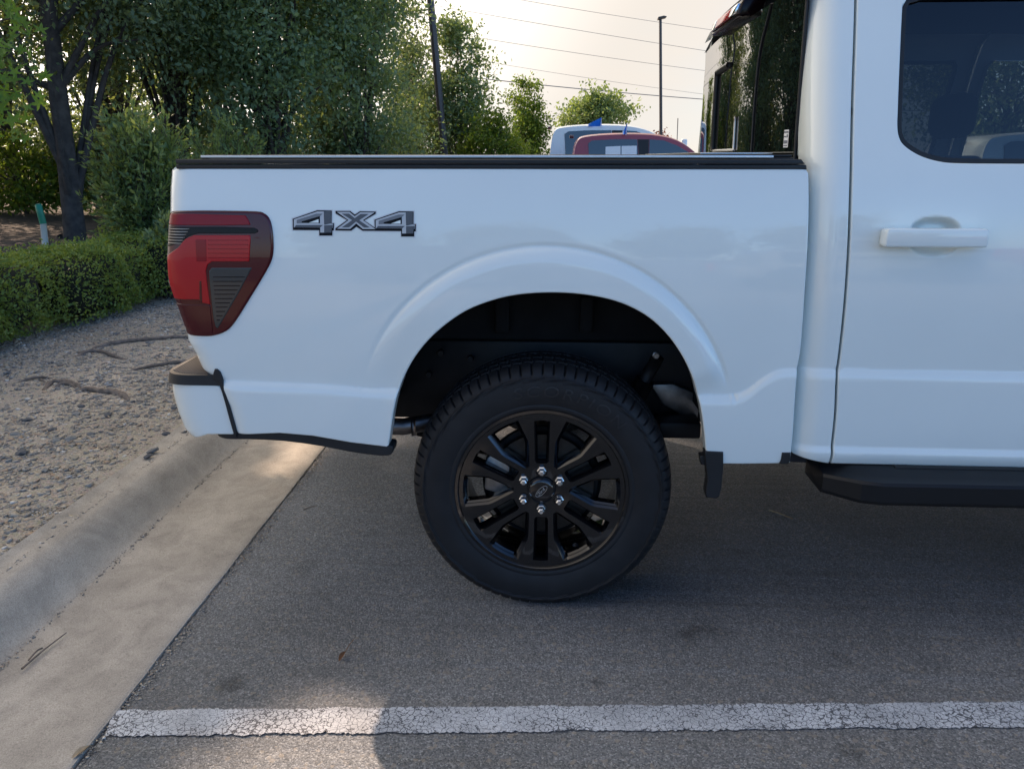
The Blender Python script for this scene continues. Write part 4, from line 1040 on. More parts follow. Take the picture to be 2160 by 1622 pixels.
bmesh.ops.bevel(bm, geom=[e for e in bm.edges if abs(e.verts[0].co.z - pzt) < 1e-5 and abs(e.verts[1].co.z - pzt) < 1e-5], offset=0.005, segments=2, affect='EDGES')
pad = mkbm('step_pad', bm, M['black_plastic'], bumper, auto=40)
M['step_grey'] = pmat('grey_step_rubber', (0.10, 0.09, 0.085), 0.6)  # ribs paler than the black pad around them
for k_ in range(16):
    x = px_l + 0.022 + k_ * 0.0085
    if x > px_r - 0.012: break
    y0 = 0.02 + max(0.0, 0.10 - 0.10 * math.sqrt(max(0, 1 - ((px_l + 0.10 - x) / 0.10) ** 2))) if x < px_l + 0.10 else 0.02
    box('step_rib', x, x + 0.004, y0 + 0.006, 0.31, pzt - 0.001, pzt + 0.0022, M['step_grey'], bumper, 0.001, 1)
# black edge between bumper corner and bed
eg = trace([(452, 779), (462, 783), (467, 795), (472, 818), (482, 850), (499, 915), (492, 915), (474, 850), (463, 815), (455, 805), (448, 800)], lambda x, z: 0.004 + 0 * np.asarray(x))
panel('bumper_edge_trim', [smooth_loop(eg, 2, True)], lambda x, z: 0.004 + 0 * np.asarray(x), M['black_plastic'], T, sp=0.02, r=0.003, flange=0.05)

# --- running board
a0 = at(1706, 990, 0.02); rz1 = at(1900, 1014, -0.10).z; rz0 = at(1900, 1076, -0.12).z
RBX0 = at(1702, 1000, 0.0).x + 0.035; RBX1 = fdx + 1.0
secs = [(RBX0, 0.03, 0.12, 0.02, 0.03), (RBX0 + 0.012, -0.01, 0.15, 0.0, 0.01), (RBX0 + 0.10, -0.085, 0.17, 0.0, 0.0), (RBX0 + 0.16, -0.10, 0.17, 0.0, 0.0), (RBX1, -0.10, 0.17, 0.0, 0.0)]
V = []
for (x, ya, yb, dz0, dz1) in secs:
    V += [(x, ya, rz0 + 0.014 + dz0), (x, ya + 0.012, rz0 + dz0), (x, yb, rz0 + dz0), (x, yb, rz1 + 0.012 - dz1), (x, ya + 0.07, rz1 + 0.006 - dz1), (x, ya + 0.045, rz1 - 0.006 - dz1), (x, ya + 0.008, rz1 - 0.012 - dz1), (x, ya, rz1 - 0.020 - dz1)]
k = 8; Fs = [(q * k + j, q * k + (j + 1) % k, (q + 1) * k + (j + 1) % k, (q + 1) * k + j) for q in range(len(secs) - 1) for j in range(k)]
Fs += [tuple(range(k))[::-1], tuple(range(len(V) - k, len(V)))]
rb = mk('running_board', V, Fs, M['satin_black'], T, smooth=True); rb.data.set_sharp_from_angle(angle=R(25))
for k_ in range(3):
    box('tread_strip', RBX0 + 0.22, RBX1 - 0.2, -0.02 + k_ * 0.05, 0.0 + k_ * 0.05, rz1 + 0.004, rz1 + 0.011, M['black_plastic'], rb, 0.002)
for x in (RBX0 + 0.26, RBX0 + 1.2): box('running_board_bracket', x, x + 0.06, 0.10, 0.50, rz0 + 0.02, rz1 + 0.07, M['chassis'], rb, 0.006)
box('rocker_underside', at(1700, 975, .05).x, fdx + 1.05, 0.06, 0.16, zb + 0.0, zb + 0.10, M['chassis'], T, 0.01)

# ------------------------------------------------------------------ wheels
TR = WC.z + 0.012
YO = 0.030                                       # outer face of the tyre inboard of the flare
S_ = TR / 0.419
tp = [(0.268, 0.024), (0.273, 0.013), (0.281, 0.008), (0.290, 0.007), (0.293, 0.0085), (0.300, 0.006), (0.320, 0.0015), (0.345, 0.0), (0.366, 0.0025), (0.372, 0.0032), (0.374, 0.0012), (0.378, 0.0018), (0.380, 0.005), (0.386, 0.0085), (0.392, 0.013), (0.399, 0.020), (0.405, 0.028), (0.4095, 0.038), (0.4125, 0.050), (0.4145, 0.060)]
tread = [(0.4150, 0.062), (0.407, 0.0625), (0.407, 0.0695), (0.4158, 0.070), (0.4172, 0.085), (0.4180, 0.100), (0.4182, 0.104), (0.409, 0.1045), (0.409, 0.112), (0.4185, 0.1125), (0.419, 0.125), (0.419, 0.1375)]
half = tp + tread
prof_t = half + [(r, 0.275 - y) for r, y in half[::-1][1:]]
NP, SUB = 74, 8
na = NP * SUB
th = np.linspace(0, 2 * np.pi, na, endpoint=False)
V = np.zeros((len(prof_t), na, 3))
for q, (r, y) in enumerate(prof_t):
    rr = np.full(na, r * S_); yy = np.full(na, y)
    ph = np.arange(na) % SUB
    off_side = y < 0.1375
    ysm = y if off_side else 0.275 - y
    if r > 0.384 and ysm < 0.062:                # shoulder blocks
        g = (ph == 0) if off_side else (ph == 4)
        dp = 0.007 * min(1.0, (r - 0.384) / 0.012)
        rr = rr - g * dp; yy = yy + (g * dp * 0.7) * (1 if off_side else -1)
        g2 = ((np.arange(na) // SUB) % 2 == 0) & (r < 0.392)
        rr = rr - 0.0; yy = yy + g2 * 0.002 * (1 if off_side else -1)
    elif r > 0.4125:
        sh = 2 if ysm < 0.1045 else 5
        g = ((np.arange(na) + int(y * 120)) % SUB) == sh
        rr = rr - g * 0.006
    V[q, :, 0] = rr * np.sin(th); V[q, :, 1] = yy; V[q, :, 2] = rr * np.cos(th)
V[:, :, 2] = np.maximum(V[:, :, 2], -WC.z + 0.001)
np_ = len(prof_t); q, j = np.meshgrid(np.arange(np_ - 1), np.arange(na), indexing='ij')
FC = np.stack([q * na + j, q * na + (j + 1) % na, (q + 1) * na + (j + 1) % na, (q + 1) * na + j], -1).reshape(-1, 4)

def tyre_y(r):
    rs_ = [p[0] * S_ for p in tp]; return np.interp(r, rs_, [p[1] for p in tp])
def rim_face_y(r): return 0.014 + 0.030 * np.clip(1 - np.asarray(r) / 0.25, 0, 1) ** 1.3

def build_wheel():
    RL = 0.2715 * S_ + 0.004
    holes0 = []; holes1 = []
    def rot(pts, a):
        c, s = math.cos(a), math.sin(a); return [(p[0] * c - p[1] * s, p[0] * s + p[1] * c) for p in pts]
    RO = 0.254
    for k in range(6):
        a = R(90 + 60 * k)
        slot = [(0.094, -0.017), (0.102, -0.0225), (0.17, -0.0235), (0.242, -0.0255), (0.245, 0.0), (0.242, 0.0255), (0.17, 0.0235), (0.102, 0.0225), (0.094, 0.017)]
        ww = [(0.090, -0.0065), (0.101, -0.0135), (0.158, -0.0435), (0.172, -0.0485), (math.sqrt(RO ** 2 - 0.056 ** 2), -0.056)]
        arc = [(RO * math.cos(t), RO * math.sin(t)) for t in np.linspace(-math.asin(0.056 / RO), math.asin(0.056 / RO), 7)[1:-1]]
        wpoly = ww + arc + [(p[0], -p[1]) for p in ww[::-1]]
        holes1.append(np.array(rot(slot, a))); holes1.append(np.array(rot(wpoly, a + R(30))))
    holes0 = [inset_loop(h, 0.0088 if i % 2 == 0 else 0.0125) for i, h in enumerate(holes1)]
    holesm = [inset_loop(h, 0.0052 if i % 2 == 0 else 0.0068) for i, h in enumerate(holes1)]
    thc = np.linspace(0, 2 * np.pi, 96, endpoint=False)
    rim_o = np.stack([0.2665 * np.cos(thc), 0.2665 * np.sin(thc)], 1)
    loops = [rim_o] + holes1
    gx, gz = np.meshgrid(np.arange(-0.26, 0.26, 0.016), np.arange(-0.26, 0.26, 0.016)); G = np.stack([gx.ravel(), gz.ravel()], 1)
    G = G[inside_loops(G, loops)]; d, _ = bdist(G, loops); G = G[d > 0.006]
    P = np.vstack(loops + [G]); edges = []; kk = 0
    for L in loops: edges += [(kk + i, kk + (i + 1) % len(L)) for i in range(len(L))]; kk += len(L)
    res = delaunay_2d_cdt([Vector(p) for p in P], edges, [], 0, 1e-7)
    V2 = np.array([tuple(v) for v in res[0]]); Tt = np.array([f for f in res[2] if len(f) == 3]); Tt = Tt[inside_loops(V2[Tt].mean(1), loops)]
    r_ = np.hypot(V2[:, 0], V2[:, 1])
    # arms carry a shallow crown, a pad around the hub drops for the nuts
    V3 = [tuple(v) for v in np.stack([V2[:, 0], rim_face_y(r_), V2[:, 1]], 1)]; Fs = [tuple(t) for t in Tt]
    for h1, hm, h0 in zip(holes1, holesm, holes0):
        n = len(h1); b = len(V3)
        for ring, dy in ((h1, 0.0), (hm, 0.0075), (hm, 0.012), (h0, 0.0185), (h0, 0.050)):
            rr = np.hypot(ring[:, 0], ring[:, 1]); yy = rim_face_y(np.hypot(h1[:, 0], h1[:, 1])) + dy
            V3 += [(float(x), float(y), float(z)) for (x, z), y in zip(ring, yy)]
        for lv in range(4):
            for i in range(n):
                Fs.append((b + lv * n + i, b + lv * n + (i + 1) % n, b + (lv + 1) * n + (i + 1) % n, b + (lv + 1) * n + i))
    # lip, barrel
    na_ = 96; b = len(V3); rp = [(0.2665, float(rim_face_y(0.2665))), (0.2685, 0.010), (0.2705, 0.0075), (RL, 0.0085), (RL + 0.001, 0.016), (0.266, 0.026), (0.262, 0.035), (0.260, 0.06), (0.250, 0.10), (0.248, 0.16), (0.255, 0.235)]
    for r, y in rp:
        for t in np.linspace(0, 2 * np.pi, na_, endpoint=False): V3.append((r * math.cos(t), y, r * math.sin(t)))
    for q in range(len(rp) - 1):
        for i in range(na_): Fs.append((b + q * na_ + i, b + q * na_ + (i + 1) % na_, b + (q + 1) * na_ + (i + 1) % na_, b + (q + 1) * na_ + i))
    bm = bmesh.new(); vv = [bm.verts.new(v) for v in V3]
    for f in Fs:
        try: bm.faces.new([vv[i] for i in f])
        except ValueError: pass
    bmesh.ops.remove_doubles(bm, verts=bm.verts, dist=0.0002)
    w = mkbm('wheel', bm, M['gloss_black'], None, auto=28)
    ty = mk_np('tyre', V.reshape(-1, 3), FC, M['rubber'], None); ty.parent = w
    ty.data.polygons.foreach_set('use_smooth', [True] * len(ty.data.polygons)); ty.data.set_sharp_from_angle(angle=R(38))
    # lug nuts in their pockets
    def lg(k):
        a = R(90 + 60 * k); return 0.0665 * math.cos(a), 0.0665 * math.sin(a)
    fy = float(rim_face_y(0.0665))
    for k in range(6):
        x, z = lg(k)
        pk = lathe_y('nut_seat', [(0.0205, fy - 0.0015), (0.018, fy - 0.0015), (0.0165, fy + 0.0006), (0.0165, fy + 0.0012), (0.001, fy + 0.0012)], M['gloss_black'], None, 20, (x, 0, z)); pk.parent = w
        nt_ = lathe_y('lug_nut', [(0.0001, fy - 0.026), (0.007, fy - 0.0255), (0.0105, fy - 0.022), (0.0115, fy - 0.006), (0.0155, fy - 0.002), (0.0155, fy + 0.001)], M['chrome'], None, 6, (x, 0, z), smooth=False); nt_.parent = w
    cap = lathe_y('centre_cap', [(0.0001, 0.0225), (0.030, 0.0225), (0.0375, 0.0245), (0.0405, 0.028), (0.0405, 0.045)], M['gloss_black'], None, 40); cap.parent = w
    rg = lathe_y('cap_ring', [(0.0405, 0.030), (0.0425, 0.0285), (0.0445, 0.030), (0.0445, 0.042)], M['satin_black'], None, 40); rg.parent = w
    # oval emblem with script lettering, tilted as the wheel stopped
    tilt = R(47)
    def em(u, v): return (u * math.cos(tilt) - v * math.sin(tilt), 0.0222, u * math.sin(tilt) + v * math.cos(tilt))
    strokes = [[(0.0245 * math.cos(t), 0.0098 * math.sin(t)) for t in np.linspace(0, 2 * np.pi, 40)],
               [(-0.0165, 0.0010), (-0.0175, 0.0030), (-0.0150, 0.0052), (-0.0100, 0.0056), (-0.0050, 0.0050), (-0.0025, 0.0062)],
               [(-0.0085, 0.0052), (-0.0090, 0.0010), (-0.0105, -0.0040), (-0.0140, -0.0058), (-0.0165, -0.0040), (-0.0145, -0.0025)],
               [(-0.0125, 0.0005), (-0.0095, 0.0012), (-0.0060, 0.0016)],
               [(-0.0045, 0.0010), (-0.0062, -0.0015), (-0.0048, -0.0040), (-0.0022, -0.0030), (-0.0015, 0.0), (-0.0035, 0.0012), (-0.0005, 0.0004)],
               [(0.0005, 0.0012), (0.0008, -0.0010), (0.0002, -0.0038)], [(0.0008, -0.0008), (0.0030, 0.0014), (0.0048, 0.0008)],
               [(0.0105, 0.0008), (0.0080, 0.0012), (0.0062, -0.0015), (0.0072, -0.0038), (0.0095, -0.0030), (0.0112, 0.0010), (0.0135, 0.0055), (0.0120, 0.0000), (0.0118, -0.0034), (0.0150, -0.0028)]]
    VV = []; FF = []
    for s in strokes:
        P = smooth_loop([em(*p) for p in s], 4); v_, f_ = tube_np(P, 0.00062, 5)
        f_ = f_ + len(VV); VV += [tuple(x) for x in v_]; FF += [tuple(x) for x in f_]
    e = mk('emblem', VV, FF, M['alu'], None, smooth=True); e.parent = w
    bd = lathe_y('brake_disc', [(0.06, 0.085), (0.172, 0.085), (0.174, 0.088), (0.174, 0.108), (0.172, 0.111), (0.06, 0.111)], M['brake'], None, 48); bd.parent = w
    sh_ = lathe_y('brake_shield', [(0.05, 0.118), (0.188, 0.118), (0.196, 0.110), (0.198, 0.112), (0.19, 0.124), (0.05, 0.124)], M['chassis'], None, 40); sh_.parent = w
    hb = lathe_y('hub', [(0.001, 0.06), (0.055, 0.06), (0.08, 0.075), (0.085, 0.10), (0.085, 0.15), (0.05, 0.18)], M['chassis'], None, 32); hb.parent = w
    bm = bmesh.new(); bm_prism(bm, [(-0.19, -0.02), (-0.12, -0.04), (-0.10, 0.06), (-0.15, 0.12), (-0.185, 0.09)], 0.07, 0.135, 'y', 0.008); cal = mkbm('brake_caliper', bm, M['steel'], None, auto=40); cal.parent = w
    a = R(-60); tv = tube('valve_stem', [(0.236 * math.cos(a), 0.055, 0.236 * math.sin(a)), (0.222 * math.cos(a), 0.03, 0.222 * math.sin(a))], 0.0065, M['rubber'], None, 10); tv.parent = w
    # raised sidewall lettering
    cu = bpy.data.curves.new('lettering', 'FONT'); cu.body = 'SCORPION'; cu.size = 0.05; cu.align_x = 'CENTER'; cu.space_character = 1.25; cu.shear = 0.1
    to = bpy.data.objects.new('lettering', cu); C.objects.link(to)
    bpy.context.view_layer.update()
    me = bpy.data.meshes.new_from_object(to.evaluated_get(bpy.context.evaluated_depsgraph_get()))
    bpy.data.objects.remove(to)
    bm = bmesh.new(); bm.from_mesh(me)
    bmesh.ops.subdivide_edges(bm, edges=[e_ for e_ in bm.edges if e_.calc_length() > 0.02], cuts=2)
    bmesh.ops.triangulate(bm, faces=bm.faces)
    xs2 = [v.co.x for v in bm.verts]; wd = max(xs2) - min(xs2); hgt = max(v.co.y for v in bm.verts)
    r0 = 0.322 * S_; arc_ = R(62)
    for v in bm.verts:
        an = R(16) + (v.co.x / wd) * arc_; rr = r0 + v.co.y / hgt * 0.034
        v.co = Vector((rr * math.sin(an), float(tyre_y(rr)) - 0.0022, rr * math.cos(an)))
    bmesh.ops.recalc_face_normals(bm, faces=bm.faces)
    lt = mkbm('sidewall_lettering', bm, M['rubber_text'], None); lt.parent = w
    # slanted ridges where sidewall meets tread
    VV = []; FF = []
    for k in range(37):
        for (a0, a1, r0_, r1_) in ((0.0, 0.8, 0.3665, 0.3715), (0.35, 1.1, 0.3745, 0.3785)):
            st_ = 2 * math.pi / 37; b = len(VV)
            for u in range(5):
                an = st_ * (k + a0 + (a1 - a0) * u / 4); ra = (r0_ + (r1_ - r0_) * (u / 4)) * S_; wdt = 0.0018
                for rr, dy in ((ra - wdt, 0.0004), (ra, -0.0016), (ra + wdt, 0.0004)): VV.append((rr * math.sin(an), float(tyre_y(rr)) + dy, rr * math.cos(an)))
            for u in range(4):
                for c_ in range(2): FF.append((b + u * 3 + c_, b + u * 3 + c_ + 1, b + (u + 1) * 3 + c_ + 1, b + (u + 1) * 3 + c_))
    rd = mk('sidewall_ridges', VV, FF, M['rubber'], None); rd.parent = w
    return w
def copy_tree(o, parent):
    c = o.copy(); C.objects.link(c); c.parent = parent; c.matrix_parent_inverse = o.matrix_parent_inverse.copy()
    for ch in list(o.children): copy_tree(ch, c)
    return c
wheel = build_wheel(); wheel.parent = T; wheel.matrix_parent_inverse = Matrix.Translation(-T.location)
wheel.location = (WC.x, YO, WC.z); wheel['label'] = 'black alloy rear wheel with chrome lug nuts'
w2 = copy_tree(wheel, T); w2.location = (WC.x + WB, YO, WC.z)
for x in (WC.x, WC.x + WB):
    w3 = copy_tree(wheel, T); w3.location = (x, 2.0 - YO, WC.z); w3.rotation_euler = (0, 0, math.pi)
# far side panels mirror the near ones
for o in mirror_list:
    def mir(o, parent, top):
        c = o.copy(); C.objects.link(c); c.parent = parent; c.matrix_parent_inverse = o.matrix_parent_inverse.copy()
        if top: c.scale = (1, -1, 1); c.location = (0, 2.0, 0)
        for ch in list(o.children): mir(ch, c, False)
    mir(o, T, True)

# ================================================================== VEHICLES BEHIND
def bg_vehicle(name, label, cat, x0, yn, H, L, paint, kind='truck', wid=1.92):
    """pickup facing +x; x0 is the back of the cab, yn the near side, H the roof height, L the cab length"""
    E = empty(name, (x0 + 1.0, yn + wid / 2, 0), label, cat)
    g = [(0.0, 0.55), (0.022, 0.83), (0.045, 0.94), (0.10, 0.975), (0.25, 0.995), (0.45, 1.0), (0.62, 0.985), (0.76, 0.935), (0.88, 0.83), (1.0, 0.66), (1.05, 0.55)]
    gp = smooth_loop([(x0 + u * L, v * H) for u, v in g], 3)
    nb = len(gp); V = []
    for yy, ins in ((yn + 0.02, 0), (yn + 0.10, 1), (yn + 0.26, 2), (yn + wid - 0.26, 2), (yn + wid - 0.10, 1), (yn + wid - 0.02, 0)):
        for (x, z) in gp:
            t = (z - 0.55 * H) / (0.45 * H); cx = x0 + 0.5 * L
            if ins == 0: V.append((cx + (x - cx) * 1.0, yy + (0.14 if yy < yn + wid / 2 else -0.14) * t * 0.8, 0.55 * H + (z - 0.55 * H) * 0.965))
            elif ins == 1: V.append((x, yy + (0.10 if yy < yn + wid / 2 else -0.10) * t, 0.55 * H + (z - 0.55 * H) * 0.992))
            else: V.append((x, yy, z))
    Fs = [(q * nb + j, q * nb + j + 1, (q + 1) * nb + j + 1, (q + 1) * nb + j) for q in range(5) for j in range(nb - 1)]
    Fs += [tuple(range(nb))[::-1], tuple(range(5 * nb, 6 * nb))]
    mk('cab', V, Fs, paint, E, smooth=True).data.set_sharp_from_angle(angle=R(50))
    def side(name, pts, mat, off, parent=E, both=True):
        P = [(x0 + u * L, v * H) for u, v in pts]
        for s in ((1, -1) if both else (1,)):
            VV = []
            for (x, z) in P:
                t = (z - 0.55 * H) / (0.45 * H)
                y = yn + 0.02 + 0.112 * t - off if s == 1 else yn + wid - 0.02 - 0.112 * t + off
                VV.append((x, y, z))
            VV += [(x, y + 0.02 * s, z) for x, y, z in VV]
            n = len(P); FF = [tuple(range(n)) if s == 1 else tuple(range(n))[::-1]] + [(i, (i + 1) % n, n + (i + 1) % n, n + i) for i in range(n)]
            mk(name, VV, FF, mat, parent)
    side('rear_side_window', [(0.13, 0.66), (0.12, 0.90), (0.15, 0.925), (0.30, 0.935), (0.47, 0.935), (0.49, 0.66)], M['dark_glass'], 0.012)
    side('front_side_window', [(0.56, 0.66), (0.56, 0.935), (0.66, 0.925), (0.76, 0.875), (0.90, 0.765), (0.98, 0.66)], M['dark_glass'], 0.012)
    side('window_pillar', [(0.495, 0.66), (0.475, 0.935), (0.555, 0.935), (0.555, 0.66)], M['black_plastic'], 0.008)
    bz = 0.56 * H if kind == 'truck' else 0.55 * H
    lo = 0.27 * H
    xr = x0 - (1.75 if kind == 'truck' else 0.35); xf = x0 + L * 1.05 + 0.95
    aw = [xr + 0.85, xf - 0.85]
    prof = [(xr, lo), (xr - 0.04, bz - 0.2)] + ([(xr, bz + 0.18), (x0 - 0.02, bz + 0.18), (x0, bz)] if kind == 'truck' else [(xr + 0.02, bz), (x0, bz)]) + [(x0 + L * 1.02, bz), (xf - 0.2, bz - 0.10), (xf, bz - 0.25), (xf + 0.03, lo + 0.1), (xf - 0.05, lo)]
    for c in aw[::-1]:
        prof += [(c + 0.44 * math.cos(t), lo + 0.02 + 0.42 * math.sin(t)) for t in np.linspace(0.05, math.pi - 0.05, 9)]
    bm = bmesh.new(); bm_prism(bm, prof, yn, yn + wid, 'y', 0.03, 2); mkbm('body', bm, paint, E, auto=40)
    for c in aw:
        for yy in (yn + 0.03, yn + wid - 0.28):
            w_ = lathe_y('wheel', [(0.001, 0.02), (0.20, 0.03), (0.22, 0.0), (0.33, -0.005), (0.375, 0.03), (0.38, 0.20), (0.33, 0.25), (0.2, 0.24), (0.001, 0.22)], M['rubber'], E, 28, (c, yy, 0.38))
            lathe_y('wheel_disc', [(0.001, 0.012), (0.10, 0.018), (0.215, 0.024)], M['alu'], w_, 28, (c, yy - 0.004 if yy < yn + 0.5 else yy + 0.19, 0.38))
    # mirror, lamps, bumpers
    mx = x0 + L * 0.985
    bm = bmesh.new(); bm_box(bm, mx, mx + 0.13, yn - 0.22, yn + 0.0, 0.70 * H, 0.845 * H, 0.035, 3); mkbm('side_mirror', bm, M['chrome'] if paint is not M['paint'] else M['paint'], E, auto=50)
    bm = bmesh.new(); bm_box(bm, xf - 0.12, xf + 0.035, yn + 0.05, yn + 0.40, bz - 0.36, bz - 0.20, 0.03); mkbm('headlight', bm, M['chrome'], E, auto=40)
    bm = bmesh.new(); bm_box(bm, xr - 0.05, xr + 0.05, yn + 0.02, yn + 0.16, bz - 0.25, bz + 0.1, 0.02); mkbm('tail_light', bm, M['lens_red'], E, auto=40)
    bm = bmesh.new(); bm_box(bm, x0 - 0.03, x0 + 0.05, yn + wid / 2 - 0.2, yn + wid / 2 + 0.2, 0.955 * H, 0.985 * H, 0.01); mkbm('high_brake_lamp', bm, M['lens_dark'], E, auto=40)
    return E, side
pr = far(1206, 320, 15.5); H_r = 1.45 + 15.5 * 47 / 1650 * 1.0
red, rside = bg_vehicle('pickup_truck', 'red pickup truck behind the bed, papers in its side window', 'pickup truck', pr.x, pr.y, H_r, 2.62, M['red_paint'])
rside('window_paper', [(0.245, 0.70), (0.245, 0.865), (0.352, 0.872), (0.355, 0.70)], M['paper'], 0.016, red, False)
rside('window_paper', [(0.362, 0.70), (0.360, 0.872), (0.468, 0.875), (0.472, 0.70)], M['paper'], 0.016, red, False)
pw = far(1157, 320, 18.6); H_w = 1.45 + 18.6 * 64 / 1650
wht, _ = bg_vehicle('pickup_truck', 'taller white pickup truck parked beyond the red one', 'pickup truck', pw.x, pw.y, H_w, 3.0, M['paint'])
pm = far(1190, 320, 18.3)
M['silver_paint'] = pmat('silver_paint', (0.35, 0.37, 0.36), 0.35, metal=0.4, coat=1.0)
pc_ = far(2125, 300, 12.5)
suv, _ = bg_vehicle('parked_car', 'silver car seen through the tinted rear door window', 'car', pc_.x - 0.3, pc_.y, 1.78, 2.7, M['silver_paint'], kind='suv')
M['dark_paint'] = pmat('dark_grey_paint', (0.03, 0.032, 0.036), 0.35, coat=1.0)
for (lab, x, y, h, mt_, kd) in (('unseen dark grey car added across the aisle, mirrored in the bed side', -3.2, -11.5, 1.72, M['dark_paint'], 'suv'), ('unseen silver car added across the aisle, mirrored in the door', 3.0, -11.2, 1.62, M['silver_paint'], 'suv'), ('unseen red pickup added across the aisle, mirrored in the paint', 9.5, -12.0, 1.9, M['red_paint'], 'truck')):  # unseen vehicles added behind the camera to give the paint reflections
    bg_vehicle('parked_car' if kd == 'suv' else 'pickup_truck', lab, 'car' if kd == 'suv' else 'pickup truck', x, y, h, 2.6, mt_, kind=kd)
# clip-on flags
def flag(label, base, w, h, sk):
    E = empty('car_flag', base, label, 'flag', None)
    tube('flag_stick', [base, base + Vector((0.02, 0, h * 1.12))], 0.006, M['white_pvc'], E, 6)
    V = []; n = 8
    for i in range(n + 1):
        for j in range(5):
            u, v = i / n, j / 4
            V.append((base.x + 0.02 - w * u, base.y + 0.05 * math.sin(u * 6 + v), base.z + h * 0.12 + h * v * (1 - sk * u) - 0.3 * h * u * u * (1 - v) * 0.2))
    Fs = [(i * 5 + j, i * 5 + j + 1, (i + 1) * 5 + j + 1, (i + 1) * 5 + j) for i in range(n) for j in range(4)]
    mk('flag_cloth', V, Fs, M['flag'], E, smooth=True)
flag('larger blue flag clipped above the white pickup roof', far(1267, 269, 18.7), 0.30, 0.19, 0.75)
flag('narrow folded blue flag above the red pickup roof', far(1320, 286, 15.6), 0.075, 0.20, 0.8)

# ================================================================== POLES AND WIRES
def light_pole(label, p0, p1, w, head=False):
    E = empty('light_pole', p0, label, 'light pole')
    d = (p1 - p0); bm = bmesh.new()
    path = [p0, p0 + d * 0.5, p1]
    V, Fq = tube_np([tuple(p) for p in path], [w * 0.62, w * 0.56, w * 0.5], 8)
    mk('pole', V, [tuple(f) for f in Fq] + [tuple(range(8)), tuple(range(16, 24))[::-1]], M['bronze'], E)
    box('base_plate', p0.x - w * 1.3, p0.x + w * 1.3, p0.y - w * 1.3, p0.y + w * 1.3, p0.z - 0.02, p0.z + 0.03, M['bronze'], E, 0.005)
    bm = bmesh.new(); bm_prism(bm, [(p1.x - 0.12, p1.z - 0.02), (p1.x + 0.22, p1.z + 0.05), (p1.x + 0.25, p1.z + 0.10), (p1.x + 0.12, p1.z + 0.13), (p1.x - 0.12, p1.z + 0.08)], p1.y - 0.16, p1.y + 0.16, 'y', 0.02)
    mkbm('lamp_head', bm, M['bronze'], E, auto=40)
    return E
D1 = 20.0
q0 = far(938, 331, D1); q1 = far(907, -10, D1); dv = (q1 - q0)
light_pole('dark bronze light pole rising behind the bed near the trees', q0 - dv * ((q0.z - 0.14) / dv.z), q0 + dv * 2.1, 0.15)
D2 = 36.0
q0 = far(1394, 275, D2); q1 = far(1393, 42, D2); dv = q1 - q0
light_pole('distant light pole with lamp head against the open sky', q0 - dv * (q0.z / dv.z), q1, 0.12)
q0 = far(1430, 290, 70.0); q1 = far(1430, 250, 70.0)
tag(tube('radio_mast', [(q0.x, q0.y, 0), q1], 0.04, M['wire'], None, 5), 'thin distant mast right of the far light pole', 'mast')
wires = [((1095, 0), (1553, 71), 0.015, 'uppermost thin power line crossing the sky'), ((860, 2), (1521, 113), 0.017, 'second power line from the top, sagging across the sky'), ((1031, 84), (1513, 153), 0.016, 'third power line from the top crossing the open sky'), ((1051, 135), (1497, 201), 0.012, 'faint fourth power line just above the dark lowest cable'), ((1039, 169), (1497, 211), 0.035, 'thick dark lowest cable just above the far trees')]
for (a, b, r_, lab) in wires:
    P = []
    for t in np.linspace(-1.2, 2.4, 40):
        px = a[0] + (b[0] - a[0]) * t; py = a[1] + (b[1] - a[1]) * t - 10 * t * (1 - t) * -1 * 0.9
        d = 46 + 10 * t; P.append(far(px, py, d))
    o = tube('power_line', P, r_ * 0.75, M['wire'], None, 5); tag(o, lab, 'power line', 'power lines across the sky')

# ================================================================== VEGETATION
SUNv = np.array(SUN)
def sun_gap(Pc, hard=False):
    """True where a leaf may stay: breaks in the canopy that let sun flecks reach the ground"""
    g = Pc - SUNv[None] * (Pc[:, 2] / SUNv[2])[:, None]
    x, y = g[:, 0], g[:, 1]
    d1 = np.hypot((x + 0.56) / 0.40, (y + 0.98) / 0.55)            # fleck on the bay by the paint line
    d2 = np.hypot((x + 1.29) / 0.11, (y - 1.50) / 0.45)             # fleck on the gutter
    d3 = np.maximum(np.abs((x - 0.5) / 1.5), np.abs((y - 2.6) / 0.7))
    gb = Pc - SUNv[None] * ((Pc[:, 2] - 0.8) / SUNv[2])[:, None]       # sun reaching the bumper step
    d5 = np.hypot((gb[:, 0] + 1.12) / 0.07, (gb[:, 1] - 0.14) / 0.14)
    d4 = np.hypot((x + 1.05) / 0.25, (y + 1.2) / 0.5)
    d = np.minimum(np.minimum(d1, d2), np.minimum(d3, d5))
    if hard: return d > 1.0
    return (d > 1.0) & ((d > 1.5) | (rng.random(len(d)) < 0.35))
def leaves_np(P, Ld, Nn, ln, wd, fold=0.15):
    n = len(P)
    Ld = Ld / (np.linalg.norm(Ld, axis=1)[:, None] + 1e-9)
    S = np.cross(Ld, Nn); S /= np.linalg.norm(S, axis=1)[:, None] + 1e-9
    U = np.cross(S, Ld)
    ln = ln[:, None]; wd = wd[:, None]
    V = np.stack([P - Ld * ln * 0.5, P + S * wd * 0.5 + U * fold * wd - Ld * ln * 0.05, P + Ld * ln * 0.5, P - S * wd * 0.5 + U * fold * wd - Ld * ln * 0.05], 1)
    return V.reshape(-1, 3), np.arange(n * 4).reshape(n, 4)
def rand_dir(n, up=0.0):
    d = rng.normal(size=(n, 3)); d[:, 2] += up; return d / (np.linalg.norm(d, axis=1)[:, None] + 1e-9)
